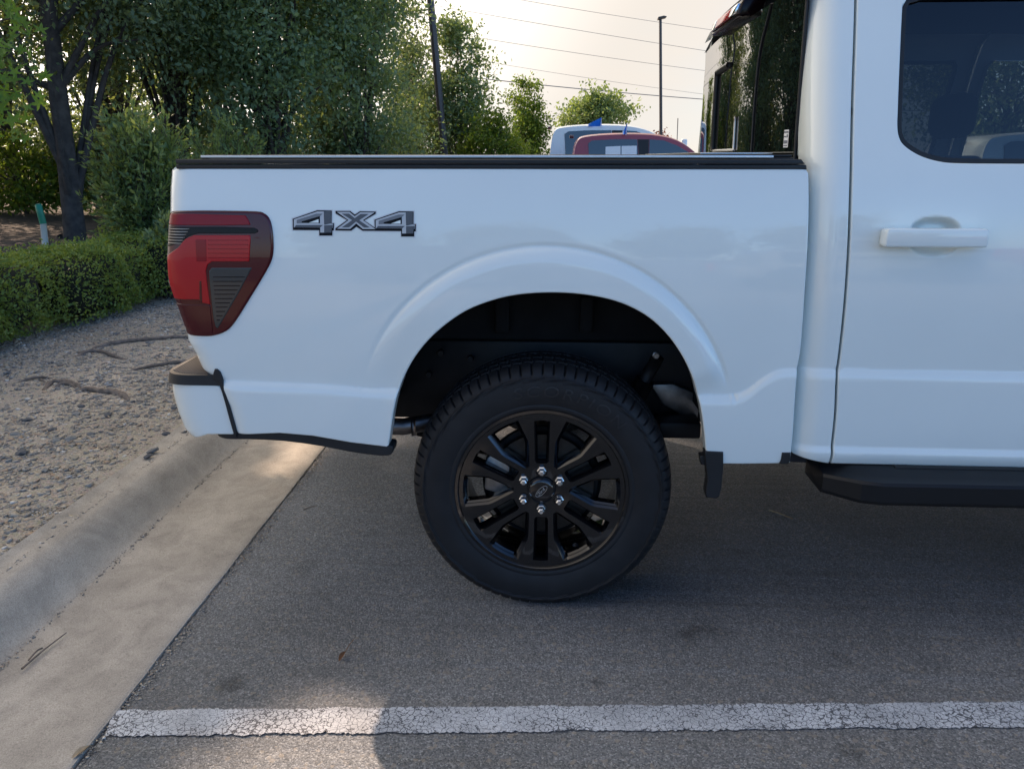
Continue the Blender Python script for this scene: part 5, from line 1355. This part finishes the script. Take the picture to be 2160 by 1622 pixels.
def tree(name, label, cat, base, zc, rad, ncl, npl, ln, mat, tr=0.12, off=(0, 0), cr=0.5, kmin=0.15, group=None, aspect=0.5, trunk=True, zflat=0.7, shell=0.45, limbs=True, gap=True, top=None, ttop=None, nlimb=34):
    bz = float(dirt_z(base[0], base[1])) if base[0] < DIRT_X else 0.0
    E = empty(name, (base[0], base[1], bz), label, cat, group)
    cen = np.array([base[0] + off[0], base[1] + off[1], zc])
    d = rand_dir(ncl); u = shell + (1 - shell) * rng.random(ncl) ** 0.6
    CL = cen + d * u[:, None] * np.array(rad) * (1 - 0.5 * cr / max(rad))
    CL[:, 2] = np.maximum(CL[:, 2], bz + 0.25)
    crs = cr * rng.uniform(0.55, 1.25, ncl)
    # wood
    VV = []; FF = []; nv = 0
    def add(path, rr, n=6):
        nonlocal nv
        v, f = tube_np(path, rr, n); VV.append(v); FF.append(f + nv); nv += len(v)
    th_ = ttop or zc + rad[2] * 0.55
    tp_ = [np.array([base[0], base[1], bz - 0.05]), np.array([base[0] + 0.05, base[1], bz + 0.4]), np.array([base[0] + off[0] * 0.4, base[1] + off[1] * 0.4, bz + (th_ - bz) * 0.5]), np.array([cen[0], cen[1], th_])]
    tpth = smooth_loop(tp_, 6); m_ = len(tpth)
    add(tpth, tr * np.linspace(1, 0.22, m_) + tr * 0.45 * np.exp(-np.linspace(0, 1, m_) * 14), 10)
    if limbs:
        for c in CL[:: max(1, len(CL) // nlimb)]:
            k = rng.uniform(kmin, 0.8); i0 = tpth[int(k * (m_ - 1))]
            if i0[2] > c[2]: i0 = tpth[max(0, int(max(kmin * 0.8, k * 0.5) * (m_ - 1)))]
            mid = (i0 + c) / 2 + np.array([0, 0, 0.12 * np.linalg.norm(c - i0)]) + rng.normal(0, 0.08, 3)
            pth = smooth_loop([i0, mid, c], 4)
            if gap and not sun_gap(resample(pth, 0.05, False), True).all(): continue
            add(pth, np.linspace(tr * 0.30, tr * 0.05, 9), 5)
    mk_np('trunk', np.vstack(VV), np.vstack(FF), M['bark'], E, smooth=True)
    n = ncl * npl
    idx = np.repeat(np.arange(ncl), npl)
    g = rng.normal(size=(n, 3)) * np.array([1, 1, zflat]) * 0.55
    P = CL[idx] + g * crs[idx][:, None]
    keep = P[:, 2] > bz + 0.08
    if top is not None: keep &= P[:, 2] < top
    if gap: keep &= sun_gap(P)
    P = P[keep]; n = len(P)
    out = P - CL[idx[keep]]
    Ld = rand_dir(n) + out * 0.8 + np.array([0, 0, -0.25]); Nn = rand_dir(n, 1.1)
    l_ = ln * rng.uniform(0.6, 1.3, n)
    V, Fq = leaves_np(P, Ld, Nn, l_, l_ * aspect)
    mk_np('crown', V, Fq, mat, E)
    return E
def bp(px, d):
    p = far(px, 331, d); return (p.x, p.y)
G1 = 'trees along the left edge of the lot'
tree('oak_tree', 'dark tree at left with a thick bare trunk behind the marker stake', 'tree', bp(128, 13.0), 6.0, (2.6, 2.4, 4.6), 150, 250, 0.085, M['leaf_dark'], 0.19, cr=0.72, kmin=0.4, group=G1, off=(0.3, 0.3))
tree('oak_tree', 'green oak tree above the tall leafy shrub', 'tree', bp(370, 15.0), 5.2, (2.2, 2.0, 4.0), 175, 280, 0.095, M['leaf_oak'], 0.15, cr=0.66, kmin=0.3, group=G1, shell=0.35)
tree('oak_tree', 'broad green oak tree above the tail end of the bed', 'tree', bp(575, 14.0), 4.4, (2.0, 1.9, 3.5), 175, 275, 0.093, M['leaf_oak'], 0.14, cr=0.60, kmin=0.3, group=G1, shell=0.3)
tree('oak_tree', 'green oak tree just left of the near light pole', 'tree', bp(755, 15.5), 4.0, (1.2, 1.6, 3.2), 105, 260, 0.093, M['leaf_oak'], 0.11, cr=0.50, kmin=0.3, group=G1, shell=0.25)
tree('slender_tree', 'slender dark tree right of the near light pole, sky showing through', 'tree', bp(968, 21.0), 2.9, (0.95, 0.9, 2.05), 80, 150, 0.11, M['leaf_oak'], 0.06, cr=0.40, group=G1, shell=0.2)
tree('slender_tree', 'thin dark tree directly behind the near light pole', 'tree', bp(878, 24.0), 3.4, (0.75, 1.0, 2.6), 54, 140, 0.12, M['leaf_dark'], 0.07, cr=0.42, group=G1, shell=0.2)
tree('bush', 'yellow-green bush low between the slender tree and the lime tree', 'bush', bp(1040, 19.5), 1.45, (0.85, 0.8, 1.15), 60, 190, 0.09, M['leaf_lime'], 0.05, cr=0.4, group='bushes behind the bed')
tree('bush', 'green bush low behind the near light pole', 'bush', bp(880, 22.5), 1.7, (1.15, 0.9, 1.5), 70, 230, 0.085, M['leaf_oak'], 0.05, cr=0.42, group='bushes behind the bed')
tree('crape_myrtle', 'small lime green tree left of the white pickup roof', 'tree', bp(1112, 28.0), 2.4, (0.82, 0.9, 1.75), 64, 150, 0.11, M['leaf_lime'], 0.05, cr=0.36, group='small trees at the far end of the lot', shell=0.2)
tree('ornamental_tree', 'rounded dark tree over the white pickup roof, bright gaps in it', 'tree', bp(1252, 32.0), 3.1, (1.75, 1.3, 1.0), 84, 74, 0.16, M['leaf_shrub'], 0.09, cr=0.46, group='small trees at the far end of the lot', shell=0.15)
tree('red_tree', 'small dark red leaved tree by the far light pole', 'tree', bp(1378, 46.0), 2.0, (0.95, 0.8, 0.8), 36, 110, 0.17, M['leaf_red'], 0.06, cr=0.35, shell=0.2)
tree('oak_tree', 'green tree seen through the tinted rear door window', 'tree', bp(2110, 30.0), 3.6, (3.4, 2.0, 3.2), 110, 150, 0.18, M['leaf_oak'], 0.16, cr=0.9, kmin=0.3, gap=False)
# deeper wood
tree('oak_tree', 'tree standing just beyond the left edge of the view', 'tree', bp(-260, 16.5), 5.4, (2.8, 2.0, 4.6), 110, 190, 0.12, M['leaf_dark'], 0.16, cr=0.85, kmin=0.3, group=G1)
tree('oak_tree', 'outermost tree at left, well beyond the edge of the view', 'tree', bp(-680, 17.0), 5.0, (2.8, 2.0, 4.2), 100, 180, 0.12, M['leaf_oak'], 0.16, cr=0.85, kmin=0.3, group=G1)
tree('oak_tree', 'shaded tree at far left deep behind the bare trunk', 'tree', bp(20, 19.0), 6.0, (3.0, 2.0, 5.2), 110, 180, 0.13, M['leaf_dark'], 0.16, cr=0.85, kmin=0.3, group=G1)
tree('oak_tree', 'shaded tree deep between the bare trunk and the tall shrub', 'tree', bp(235, 21.0), 6.0, (2.4, 2.0, 5.2), 90, 150, 0.13, M['leaf_dark'], 0.16, cr=0.8, kmin=0.3, group=G1, shell=0.3)
tree('oak_tree', 'tall tree standing deep behind the broad oak', 'tree', bp(470, 22.0), 5.2, (2.3, 2.0, 4.4), 90, 160, 0.13, M['leaf_oak'], 0.16, cr=0.75, kmin=0.3, group=G1, shell=0.25)
tree('oak_tree', 'tall tree deep behind the oak left of the light pole', 'tree', bp(700, 23.0), 4.6, (1.8, 2.0, 3.8), 75, 150, 0.13, M['leaf_oak'], 0.14, cr=0.65, kmin=0.3, group=G1, shell=0.2)
tree('bush', 'sunlit yellow-green undergrowth at far left behind the stake', 'bush', bp(35, 17.5), 1.1, (1.7, 0.8, 0.8), 60, 110, 0.11, M['leaf_lime'], 0.04, cr=0.4, group='undergrowth in the wood', gap=False)
tree('bush', 'dark undergrowth right of the bare trunk', 'bush', bp(225, 17.0), 1.2, (1.2, 0.8, 0.9), 50, 130, 0.10, M['leaf_dark'], 0.04, cr=0.4, group='undergrowth in the wood')
tree('bush', 'dense undergrowth below the broad oak, behind the bed', 'bush', bp(600, 16.0), 1.3, (2.6, 0.8, 1.0), 90, 200, 0.095, M['leaf_dark'], 0.04, cr=0.5, group='undergrowth in the wood')
tree('bush', 'undergrowth behind the bed left of the light pole', 'bush', bp(800, 17.5), 1.3, (1.3, 0.8, 1.1), 70, 190, 0.095, M['leaf_oak'], 0.04, cr=0.45, group='undergrowth in the wood')
for (x, y, zc, rr) in ((-9, -34, 3.4, 3.4), (-2, -37, 3.8, 3.6), (6, -35, 3.2, 3.2), (14, -38, 4.0, 3.8)):  # unseen trees added behind the camera for the paint to mirror
    tree('oak_tree', {-9: 'unseen tree added across the aisle, mirrored nearest the tail lamp', -2: 'unseen tree added across the aisle, mirrored above the wheel arch', 6: 'unseen tree added across the aisle, mirrored in the rear door', 14: 'unseen tree added across the aisle, mirrored ahead of the door handle'}[x], 'tree', (x, y), zc, (rr, 2.0, 2.6), 60, 90, 0.38, M['leaf_oak'], 0.2, cr=1.1, group='trees added across the aisle', gap=False, limbs=False)
# far wood closing the view between the trunks, one mass
nw = 44000
t_ = rng.random(nw); dpx = -1300 + 2170 * t_; dd_ = 26 + 5 * rng.random(nw)
top_ = 2.6 + 1.5 * np.sin(t_ * 31) * np.sin(t_ * 13 + 1) + 1.6 * (1 - t_)
zz = 0.3 + (top_ - 0.3) * rng.random(nw) ** 0.9 + rng.normal(0, 0.25, nw)
XY = np.array([tuple(far(a, 331, b))[:2] for a, b in zip(dpx, dd_)])
Pw = np.column_stack([XY, np.maximum(zz, 0.35)]); l_ = 0.20 * rng.uniform(0.6, 1.3, nw)
V, Fq = leaves_np(Pw, rand_dir(nw), rand_dir(nw, 1.0), l_, l_ * 0.55)
o = mk_np('far_wood', V, Fq, M['leaf_dark']); tag(o, 'dim far wood seen between the tree trunks', 'wood', kind='stuff')
# tall leafy shrub by the hedge with upright shoots
def shrub(label, base, zc, rad, nst, nl, ln, mat):
    bz = float(dirt_z(*base)); E = empty('tall_shrub', (base[0], base[1], bz), label, 'shrub', 'tall shrubs behind the hedge')
    VV = []; FF = []; nv = 0; LP = []; LD = []
    for k in range(nst):
        d = rand_dir(1, 0.4)[0]; tip = np.array([base[0], base[1], zc]) + d * np.array(rad) * rng.uniform(0.55, 1.05)
        tip[2] = max(tip[2], bz + 0.25)
        root = np.array([base[0] + rng.normal(0, 0.08), base[1] + rng.normal(0, 0.08), bz])
        mid = root * 0.5 + tip * 0.5 + np.array([-(tip[0] - root[0]) * 0.2, -(tip[1] - root[1]) * 0.2, 0.15])
        P = smooth_loop([root, mid, tip], 6); v, f = tube_np(P, np.linspace(0.008, 0.002, len(P)), 4); VV.append(v); FF.append(f + nv); nv += len(v)
        t = rng.random(nl) ** 0.5 * 0.85 + 0.15
        ii = np.clip((t * (len(P) - 1)).astype(int), 0, len(P) - 2); fr = t * (len(P) - 1) - ii
        pos = P[ii] * (1 - fr)[:, None] + P[ii + 1] * fr[:, None]
        ax = P[ii + 1] - P[ii]; ax /= np.linalg.norm(ax, axis=1)[:, None]
        ld = rand_dir(nl) + ax * 0.9
        LP.append(pos + ld * ln * 0.55 + rng.normal(0, 0.012, (nl, 3))); LD.append(ld)
    mk_np('stems', np.vstack(VV), np.vstack(FF), M['bark'], E)
    P = np.vstack(LP); D = np.vstack(LD); n = len(P); l_ = ln * rng.uniform(0.6, 1.25, n)
    V, Fq = leaves_np(P, D, rand_dir(n, 1.2), l_, l_ * 0.36); mk_np('foliage', V, Fq, mat, E)
shrub('tall leafy shrub with upright shoots behind the hedge', bp(300, 8.6), 1.15, (0.58, 0.5, 0.85), 330, 42, 0.075, M['leaf_shrub'])
shrub('rounder shrub just above the tail end of the bed rail', bp(470, 9.6), 1.05, (0.62, 0.5, 0.80), 300, 40, 0.07, M['leaf_shrub'])
shrub('low dark broad-leaved shrub at the foot of the tall shrub', bp(345, 7.9), 0.62, (0.30, 0.25, 0.36), 80, 28, 0.075, M['leaf_oak'])

# clipped hedge: separate plants grown together
hp = [(-4.28, 1.55), (-4.08, 2.75), (-3.92, 3.95), (-3.78, 5.10), (-3.62, 6.25), (-3.46, 7.4)]
hl = ['hedge plant nearest the camera at the left edge', 'second hedge plant along, bulging forward at the left', 'third hedge plant along, below the marker stake', 'fourth hedge plant along, beside the tail lamp', 'fifth hedge plant along, mostly behind the tail lamp', 'last hedge plant, hidden behind the truck bed']
for (hx, hy), lab, hs in zip(hp, hl, (1.0, 1.04, 0.98, 1.0, 1.0, 1.0)):
    bz = float(dirt_z(hx, hy)); E = empty('hedge_plant', (hx, hy, bz), lab, 'hedge', 'clipped hedge plants in a row')
    a = np.array([0.44, 0.70, 0.27]) * hs; cz = bz + 0.272
    n = 20000
    d = rand_dir(n); p = 6.0
    sc = (np.abs(d / a) ** p).sum(1) ** (-1 / p)
    lump = 1 + 0.07 * np.sin(d[:, 0] * 7 + hx * 5) * np.sin(d[:, 1] * 6 + hy * 3) + 0.05 * np.sin(d[:, 2] * 9 + d[:, 1] * 11)
    depth = 1 - np.abs(rng.normal(0, 0.085, n)) + 0.03
    P = d * (sc * lump * depth)[:, None]
    up = (P[:, 2] > a[2] * 0.6) & (rng.random(n) < 0.10); P[up, 2] += rng.uniform(0, 0.07, up.sum())
    P = P + np.array([hx, hy, cz])
    l_ = 0.029 * rng.uniform(0.6, 1.25, n)
    V, Fq = leaves_np(P, rand_dir(n) + d * 0.9 + np.array([0, 0, 0.3]), d * 0.7 + rand_dir(n, 0.7), l_, l_ * 0.55, 0.2)
    keep = V.reshape(-1, 4, 3)[:, :, 2].min(1) > bz + 0.03
    mk_np('foliage', V, np.arange(len(V)).reshape(-1, 4)[keep], M['leaf_hedge'], E)
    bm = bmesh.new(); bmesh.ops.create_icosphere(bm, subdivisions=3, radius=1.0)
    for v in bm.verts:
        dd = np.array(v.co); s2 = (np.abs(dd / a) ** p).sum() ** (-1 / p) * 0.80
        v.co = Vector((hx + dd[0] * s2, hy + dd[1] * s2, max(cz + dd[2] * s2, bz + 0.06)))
    mkbm('dark_core', bm, M['core'], E, smooth=True)  # solid dark core standing in for shade within the foliage
    VV = []; FF = []; nv = 0
    for k in range(12):
        b0 = np.array([hx + rng.normal(0, 0.12), hy + rng.normal(0, 0.2), bz - 0.02]); t0 = b0 + np.array([rng.normal(0, 0.12), rng.normal(0, 0.12), 0.3])
        v, f = tube_np([b0, (b0 + t0) / 2 + rng.normal(0, 0.02, 3), t0], [0.012, 0.010, 0.006], 5); VV.append(v); FF.append(f + nv); nv += len(v)
    mk_np('stems', np.vstack(VV), np.vstack(FF), M['bark'], E)

# foreground star-leaved branch hanging in at the left edge, every leaf its own piece
mb = far(-160, 60, 6.4)
maple = tree('sweetgum_tree', 'star-leaved tree at the left edge whose bright green branch hangs in', 'tree', (-8.3, 6.2), 6.7, (3.0, 3.0, 2.5), 230, 300, 0.13, M['leaf_maple'], 0.17, cr=0.85, kmin=0.45, shell=0.1, zflat=0.8, ttop=4.4)
lf_ang = [(0, 0.02), (200, 0.30), (212, 0.26), (150, 0.0)]
pts5 = []
for k in range(5):
    a = R(90 + (k - 2) * 62); rl = [0.80, 0.95, 1.05, 0.95, 0.80][k]
    pts5.append((a - R(14), 0.62 * rl)); pts5.append((a, rl)); pts5.append((a + R(14), 0.62 * rl))
    if k < 4: pts5.append((a + R(31), 0.34))
outline = [(0.0, -0.12)] + [(r * math.cos(a), r * math.sin(a) + 0.0) for a, r in pts5]
me = bpy.data.meshes.new('leaf')
me.from_pydata([(x * 0.5, y * 0.5, 0.10 * abs(x) - 0.07 * y * y) for x, y in outline] + [(0, 0, 0)], [], [(len(outline), i, (i + 1) % len(outline)) for i in range(len(outline))])
me.materials.append(M['leaf_maple']); me.update()
twigs = [[(-160, 40), (-60, 60), (30, 40), (60, 75)], [(-160, 90), (-60, 130), (20, 150), (80, 150)], [(-160, 120), (-80, 190), (0, 190), (75, 205)], [(-160, 150), (-90, 240), (-30, 260), (20, 280)], [(-160, 0), (-80, -30), (-10, -10), (15, 30)], [(-160, 100), (-90, 120), (-20, 100), (40, 110)], [(-160, 170), (-90, 215), (-30, 225), (35, 240)]]
for tw in twigs:
    dd = 6.4 + rng.uniform(-0.35, 0.35)
    P = smooth_loop([tuple(far(px, py, dd + 0.06 * i)) for i, (px, py) in enumerate(tw)], 8)
    tube('twig', P, np.linspace(0.008, 0.002, len(P)), M['bark'], maple, 5)
    for k in range(34):
        t = rng.uniform(0.15, 1.0); p = P[int(t * (len(P) - 1))] + rng.normal(0, 0.085, 3) * np.array([1, 1.2, 0.8])
        if k < 2: p = P[-1] + rng.normal(0, 0.02, 3)
        o = bpy.data.objects.new('leaf', me); link(o, maple)
        o.location = p; s_ = rng.uniform(0.08, 0.14); o.scale = (s_, s_, s_)
        o.rotation_euler = (R(rng.uniform(35, 110)), R(rng.uniform(-40, 40)), R(rng.uniform(-70, 70)))

# ================================================================== SMALL THINGS
# marker stake leaning by the hedge
DS = 7.9
s0 = far(98, 540, DS); s1 = far(91, 472, DS); s2 = far(80, 430, DS); gz = float(dirt_z(s0.x, s0.y))
stake = empty('marker_stake', (s0.x + (s0.x - s1.x) * 0.3, s0.y, gz), 'leaning white stake with green top behind the hedge', 'stake')
low = s1 + (s0 - s1) * ((s1.z - gz + 0.05) / (s1.z - s0.z))
tube('stake_shaft', [low, s1], 0.026, M['white_pvc'], stake, 12)
V, Fq = tube_np([tuple(s1), tuple(s1.lerp(s2, 0.5)), tuple(s1.lerp(s2, 0.93)), tuple(s2)], [0.0275, 0.0275, 0.027, 0.016], 12)
mk('stake_cap', V, [tuple(f) for f in Fq] + [tuple(range(36, 48))[::-1]], M['green_pvc'], stake, smooth=True)
# gravel
def chips(n, xr, yr, s0_, s1_, dens=None):
    X = rng.uniform(*xr, n); Y = rng.uniform(*yr, n)
    if dens is not None:
        k = rng.random(n) < dens(X, Y); X, Y = X[k], Y[k]; n = len(X)
    S = s0_ * (s1_ / s0_) ** (rng.random(n) ** 1.8)
    Z = dirt_z(X, Y) - 0.002
    Z = np.where(X > DIRT_X - 0.10, 0.126, Z)
    cube = np.array([[-1, -1, -1], [1, -1, -1], [1, 1, -1], [-1, 1, -1], [-1, -1, 1], [1, -1, 1], [1, 1, 1], [-1, 1, 1]], float)
    V = cube[None] * rng.uniform(0.45, 1.1, (n, 8, 3)) * np.stack([S * rng.uniform(0.7, 1.5, n), S * rng.uniform(0.7, 1.4, n), S * rng.uniform(0.25, 0.7, n)], 1)[:, None, :]
    a = rng.uniform(0, 2 * np.pi, n); tx = rng.normal(0, 0.25, n)
    c, s = np.cos(a), np.sin(a)
    x = V[..., 0] * c[:, None] - V[..., 1] * s[:, None]; y = V[..., 0] * s[:, None] + V[..., 1] * c[:, None]; z = V[..., 2] + x * tx[:, None]
    V = np.stack([x + X[:, None], y + Y[:, None], z + Z[:, None] + S[:, None] * 0.25], -1).reshape(-1, 3)
    f = np.array([[0, 3, 2, 1], [4, 5, 6, 7], [0, 1, 5, 4], [1, 2, 6, 5], [2, 3, 7, 6], [3, 0, 4, 7]])
    FC = (np.arange(n)[:, None, None] * 8 + f[None]).reshape(-1, 4)
    return V, FC
def gdens(X, Y):
    band = sstep(-1.80, -2.05, X) * 0.9 + 0.1
    return np.clip(band * (0.45 + 0.4 * np.sin(X * 4 + Y * 2.2) * np.sin(Y * 2.7 - X) + 0.25), 0.06, 1)
V, FC = chips(110000, (-3.9, DIRT_X - 0.01), (-1.2, 5.8), 0.0022, 0.0125, gdens)
o = mk_np('gravel', V, FC, M['stone']); tag(o, 'loose grey and tan gravel scattered over the dirt bed', 'gravel', kind='stuff')
V, FC = chips(14000, (DIRT_X - 0.25, DIRT_X + 0.015), (-1.0, 4.5), 0.0018, 0.0045)
o = mk_np('grit', V, FC, M['stone']); tag(o, 'fine sandy grit along the kerb top', 'grit', kind='stuff')
def seam_grit(n, x0, xs_, yr, z, s0_, s1_):
    V, FC = chips(n, (x0 - 1, x0), yr, s0_, s1_)
    V = V.reshape(-1, 8, 3); c = V.mean(1, keepdims=True); k = len(V)
    nx = x0 + rng.normal(0, xs_, k); clump = rng.random(k) < (0.35 + 0.6 * np.sin(c[:, 0, 1] * 4.1) ** 2)
    V = V - c; V[:, :, 0] += nx[:, None]; V[:, :, 1] += c[:, :, 1]; V[:, :, 2] += z
    FC = FC.reshape(-1, 6, 4)[clump].reshape(-1, 4)
    return V.reshape(-1, 3), FC
V, FC = seam_grit(1300, VALLEY_X + 0.012, 0.010, (-1.0, 3.5), -0.010, 0.0014, 0.0040)
o = mk_np('grit', V, FC, M['stone']); tag(o, 'dark grit lying along the bottom of the gutter', 'grit', kind='stuff')
V, FC = seam_grit(3600, EDGE_X + 0.012, 0.016, (-1.2, 3.5), 0.002, 0.0014, 0.0042)
o = mk_np('grit', V, FC, M['stone']); tag(o, 'loose grit along the asphalt edge beside the gutter', 'grit', kind='stuff')
smesh = []
for k in range(5):
    bm = bmesh.new(); bmesh.ops.create_icosphere(bm, subdivisions=1, radius=1.0)
    for v in bm.verts: v.co = Vector((v.co.x * 1.3 * rng.uniform(0.75, 1.2), v.co.y * 0.9 * rng.uniform(0.75, 1.2), v.co.z * 0.42 * rng.uniform(0.7, 1.2)))
    me = bpy.data.meshes.new('stone'); bm.to_mesh(me); bm.free()
    me.materials.append(pmat('stone_%d' % k, [(0.12, 0.125, 0.13), (0.19, 0.19, 0.18), (0.28, 0.25, 0.19), (0.085, 0.088, 0.095), (0.22, 0.20, 0.17)][k], 0.8, var=0.3, vscale=25)); me.update(); smesh.append(me)
for (px, py, sz, k) in [(245, 717, .035, 0), (205, 842, .040, 1), (172, 863, .036, 3), (162, 880, .045, 1), (222, 875, .040, 2), (228, 880, .040, 3), (46, 960, .050, 3), (320, 948, .045, 0), (312, 958, .034, 3), (112, 915, .034, 3), (120, 935, .036, 1), (150, 932, .040, 1), (325, 866, .034, 1), (260, 945, .036, 4), (192, 920, .030, 0), (60, 897, .040, 3), (312, 845, .030, 2), (158, 968, .036, 2), (242, 838, .026, 2), (350, 912, .03, 3), (15, 870, .03, 4), (35, 925, .034, 1), (290, 880, .03, 0), (368, 862, .036, 0), (330, 905, .026, 4), (95, 990, .03, 1), (20, 790, .03, 0), (140, 760, .03, 4), (320, 735, .03, 1)]:
    g_ = ground_at(px, py, 0.15)
    o = bpy.data.objects.new('stone', smesh[k]); C.objects.link(o)
    o.location = (g_.x, g_.y, float(dirt_z(g_.x, g_.y)) + sz * 0.12); o.scale = (sz * 0.62, sz * 0.62, sz * 0.7); o.rotation_euler = (rng.normal(0, 0.15), rng.normal(0, 0.15), rng.uniform(0, 6))
    tag(o, 'larger loose stone lying among the gravel of the dirt bed', 'stone', 'larger stones in the gravel')
# surface roots
def root(label, pts, r0, r1, fork=None):
    def path(pp):
        P = []
        for i, (a, b) in enumerate(pp):
            g_ = ground_at(a, b, 0.16); e_ = 1.0 if 0 < i < len(pp) - 1 else -1.2
            P.append((g_.x, g_.y, float(dirt_z(g_.x, g_.y)) + 0.010 * e_))
        return smooth_loop(P, 6)
    P = path(pts); rr = np.linspace(r0, r1, len(P)) * (1 + 0.15 * np.sin(np.arange(len(P)) * 1.7))
    o = tube('tree_root', P, rr, M['root'], None, 9); tag(o, label, 'root', 'exposed roots in the dirt')
    if fork:
        P = path(fork); tube('root_fork', P, np.linspace(r1 * 1.1, r1 * 0.6, len(P)), M['root'], o, 8)
root('short arched root nearest the gravel, left of the others', [(92, 822), (108, 810), (135, 808), (158, 814), (175, 824)], 0.016, 0.012, [(112, 818), (130, 813), (150, 815), (165, 822)])
root('root with a forked end beside a pale pebble', [(160, 826), (185, 825), (215, 830), (240, 832), (262, 838)], 0.014, 0.020, [(245, 830), (262, 838), (272, 846)])
root('smooth root curving below the long thin root', [(160, 758), (185, 751), (215, 750), (245, 760), (285, 765)], 0.016, 0.008)
root('long thin root running towards the tail lamp', [(195, 742), (230, 735), (280, 729), (330, 726), (380, 721), (430, 716)], 0.018, 0.012)
root('dark root ending at the bumper step', [(255, 790), (300, 780), (340, 770), (380, 763), (430, 758)], 0.006, 0.016)
root('pale flat root at the left edge of the dirt', [(30, 806), (60, 800), (90, 797), (118, 799)], 0.010, 0.007, [(78, 798), (90, 803), (98, 808)])
# litter on the gutter and asphalt
def twig(label, pts, r_, z, mat, name='twig'):
    P = smooth_loop([tuple(ground_at(a, b, z)) for a, b in pts], 5); return tag(tube(name, P, np.linspace(r_, r_ * 0.5, len(P)), mat, None, 6), label, 'twig')
tw = twig('thin brown twig lying in the concrete gutter', [(46, 1410), (78, 1382), (95, 1368), (140, 1334)], 0.0035, 0.002, M['root'])
P = smooth_loop([tuple(ground_at(a, b, 0.004)) for a, b in [(60, 1392), (78, 1372), (90, 1366)]], 4); tube('side_shoot', P, 0.0028, M['root'], tw, 5)
def dry_leaf(label, px, py, L_, rot, mat, stem=True):
    g_ = ground_at(px, py); V = []
    for i in range(7):
        u = i / 6; w_ = 0.30 * math.sin(math.pi * min(1, u * 1.08)) ** 0.8
        for v in (-1, 0, 1):
            x = (u - 0.5) * L_; y = v * w_ * L_ * 0.55; z = 0.004 + 0.18 * L_ * abs(v) * math.sin(u * 3) + 0.10 * L_ * u
            V.append((g_.x + x * math.cos(rot) - y * math.sin(rot), g_.y + x * math.sin(rot) + y * math.cos(rot), z))
    Fs = [(i * 3 + j, (i + 1) * 3 + j, (i + 1) * 3 + j + 1, i * 3 + j + 1) for i in range(6) for j in range(2)]
    o = mk('fallen_leaf', V, Fs, mat, None, smooth=True); tag(o, label, 'leaf')
    if stem:
        e0 = np.array(V[19]); dr = np.array([math.cos(rot), math.sin(rot), 0.3])
        tube('leaf_stem', [tuple(e0 - dr * 0.004), tuple(e0 + dr * 0.02), tuple(e0 + dr * 0.045 + np.array([0.006, 0, 0]))], 0.0011, mat, o, 5)
dry_leaf('curled brown dry leaf lying on the asphalt', 722, 1388, 0.045, R(78), M['dry_leaf'])
M['pale_leaf'] = pmat('pale_dry_leaf', (0.38, 0.29, 0.17), 0.8, var=0.25, vscale=70)
dry_leaf('pale dry leaf by the gutter edge at the bottom', 172, 1592, 0.055, R(60), M['pale_leaf'], False)
twig('pale straw lying on the asphalt below the running board', [(1622, 1076), (1645, 1083), (1672, 1094)], 0.004, 0.004, M['pale_leaf'], 'streak')  # thin pale sliver laid on the asphalt
twig('tiny dark twig on the asphalt near the gutter edge', [(640, 1075), (652, 1070), (668, 1066)], 0.002, 0.003, M['root'])
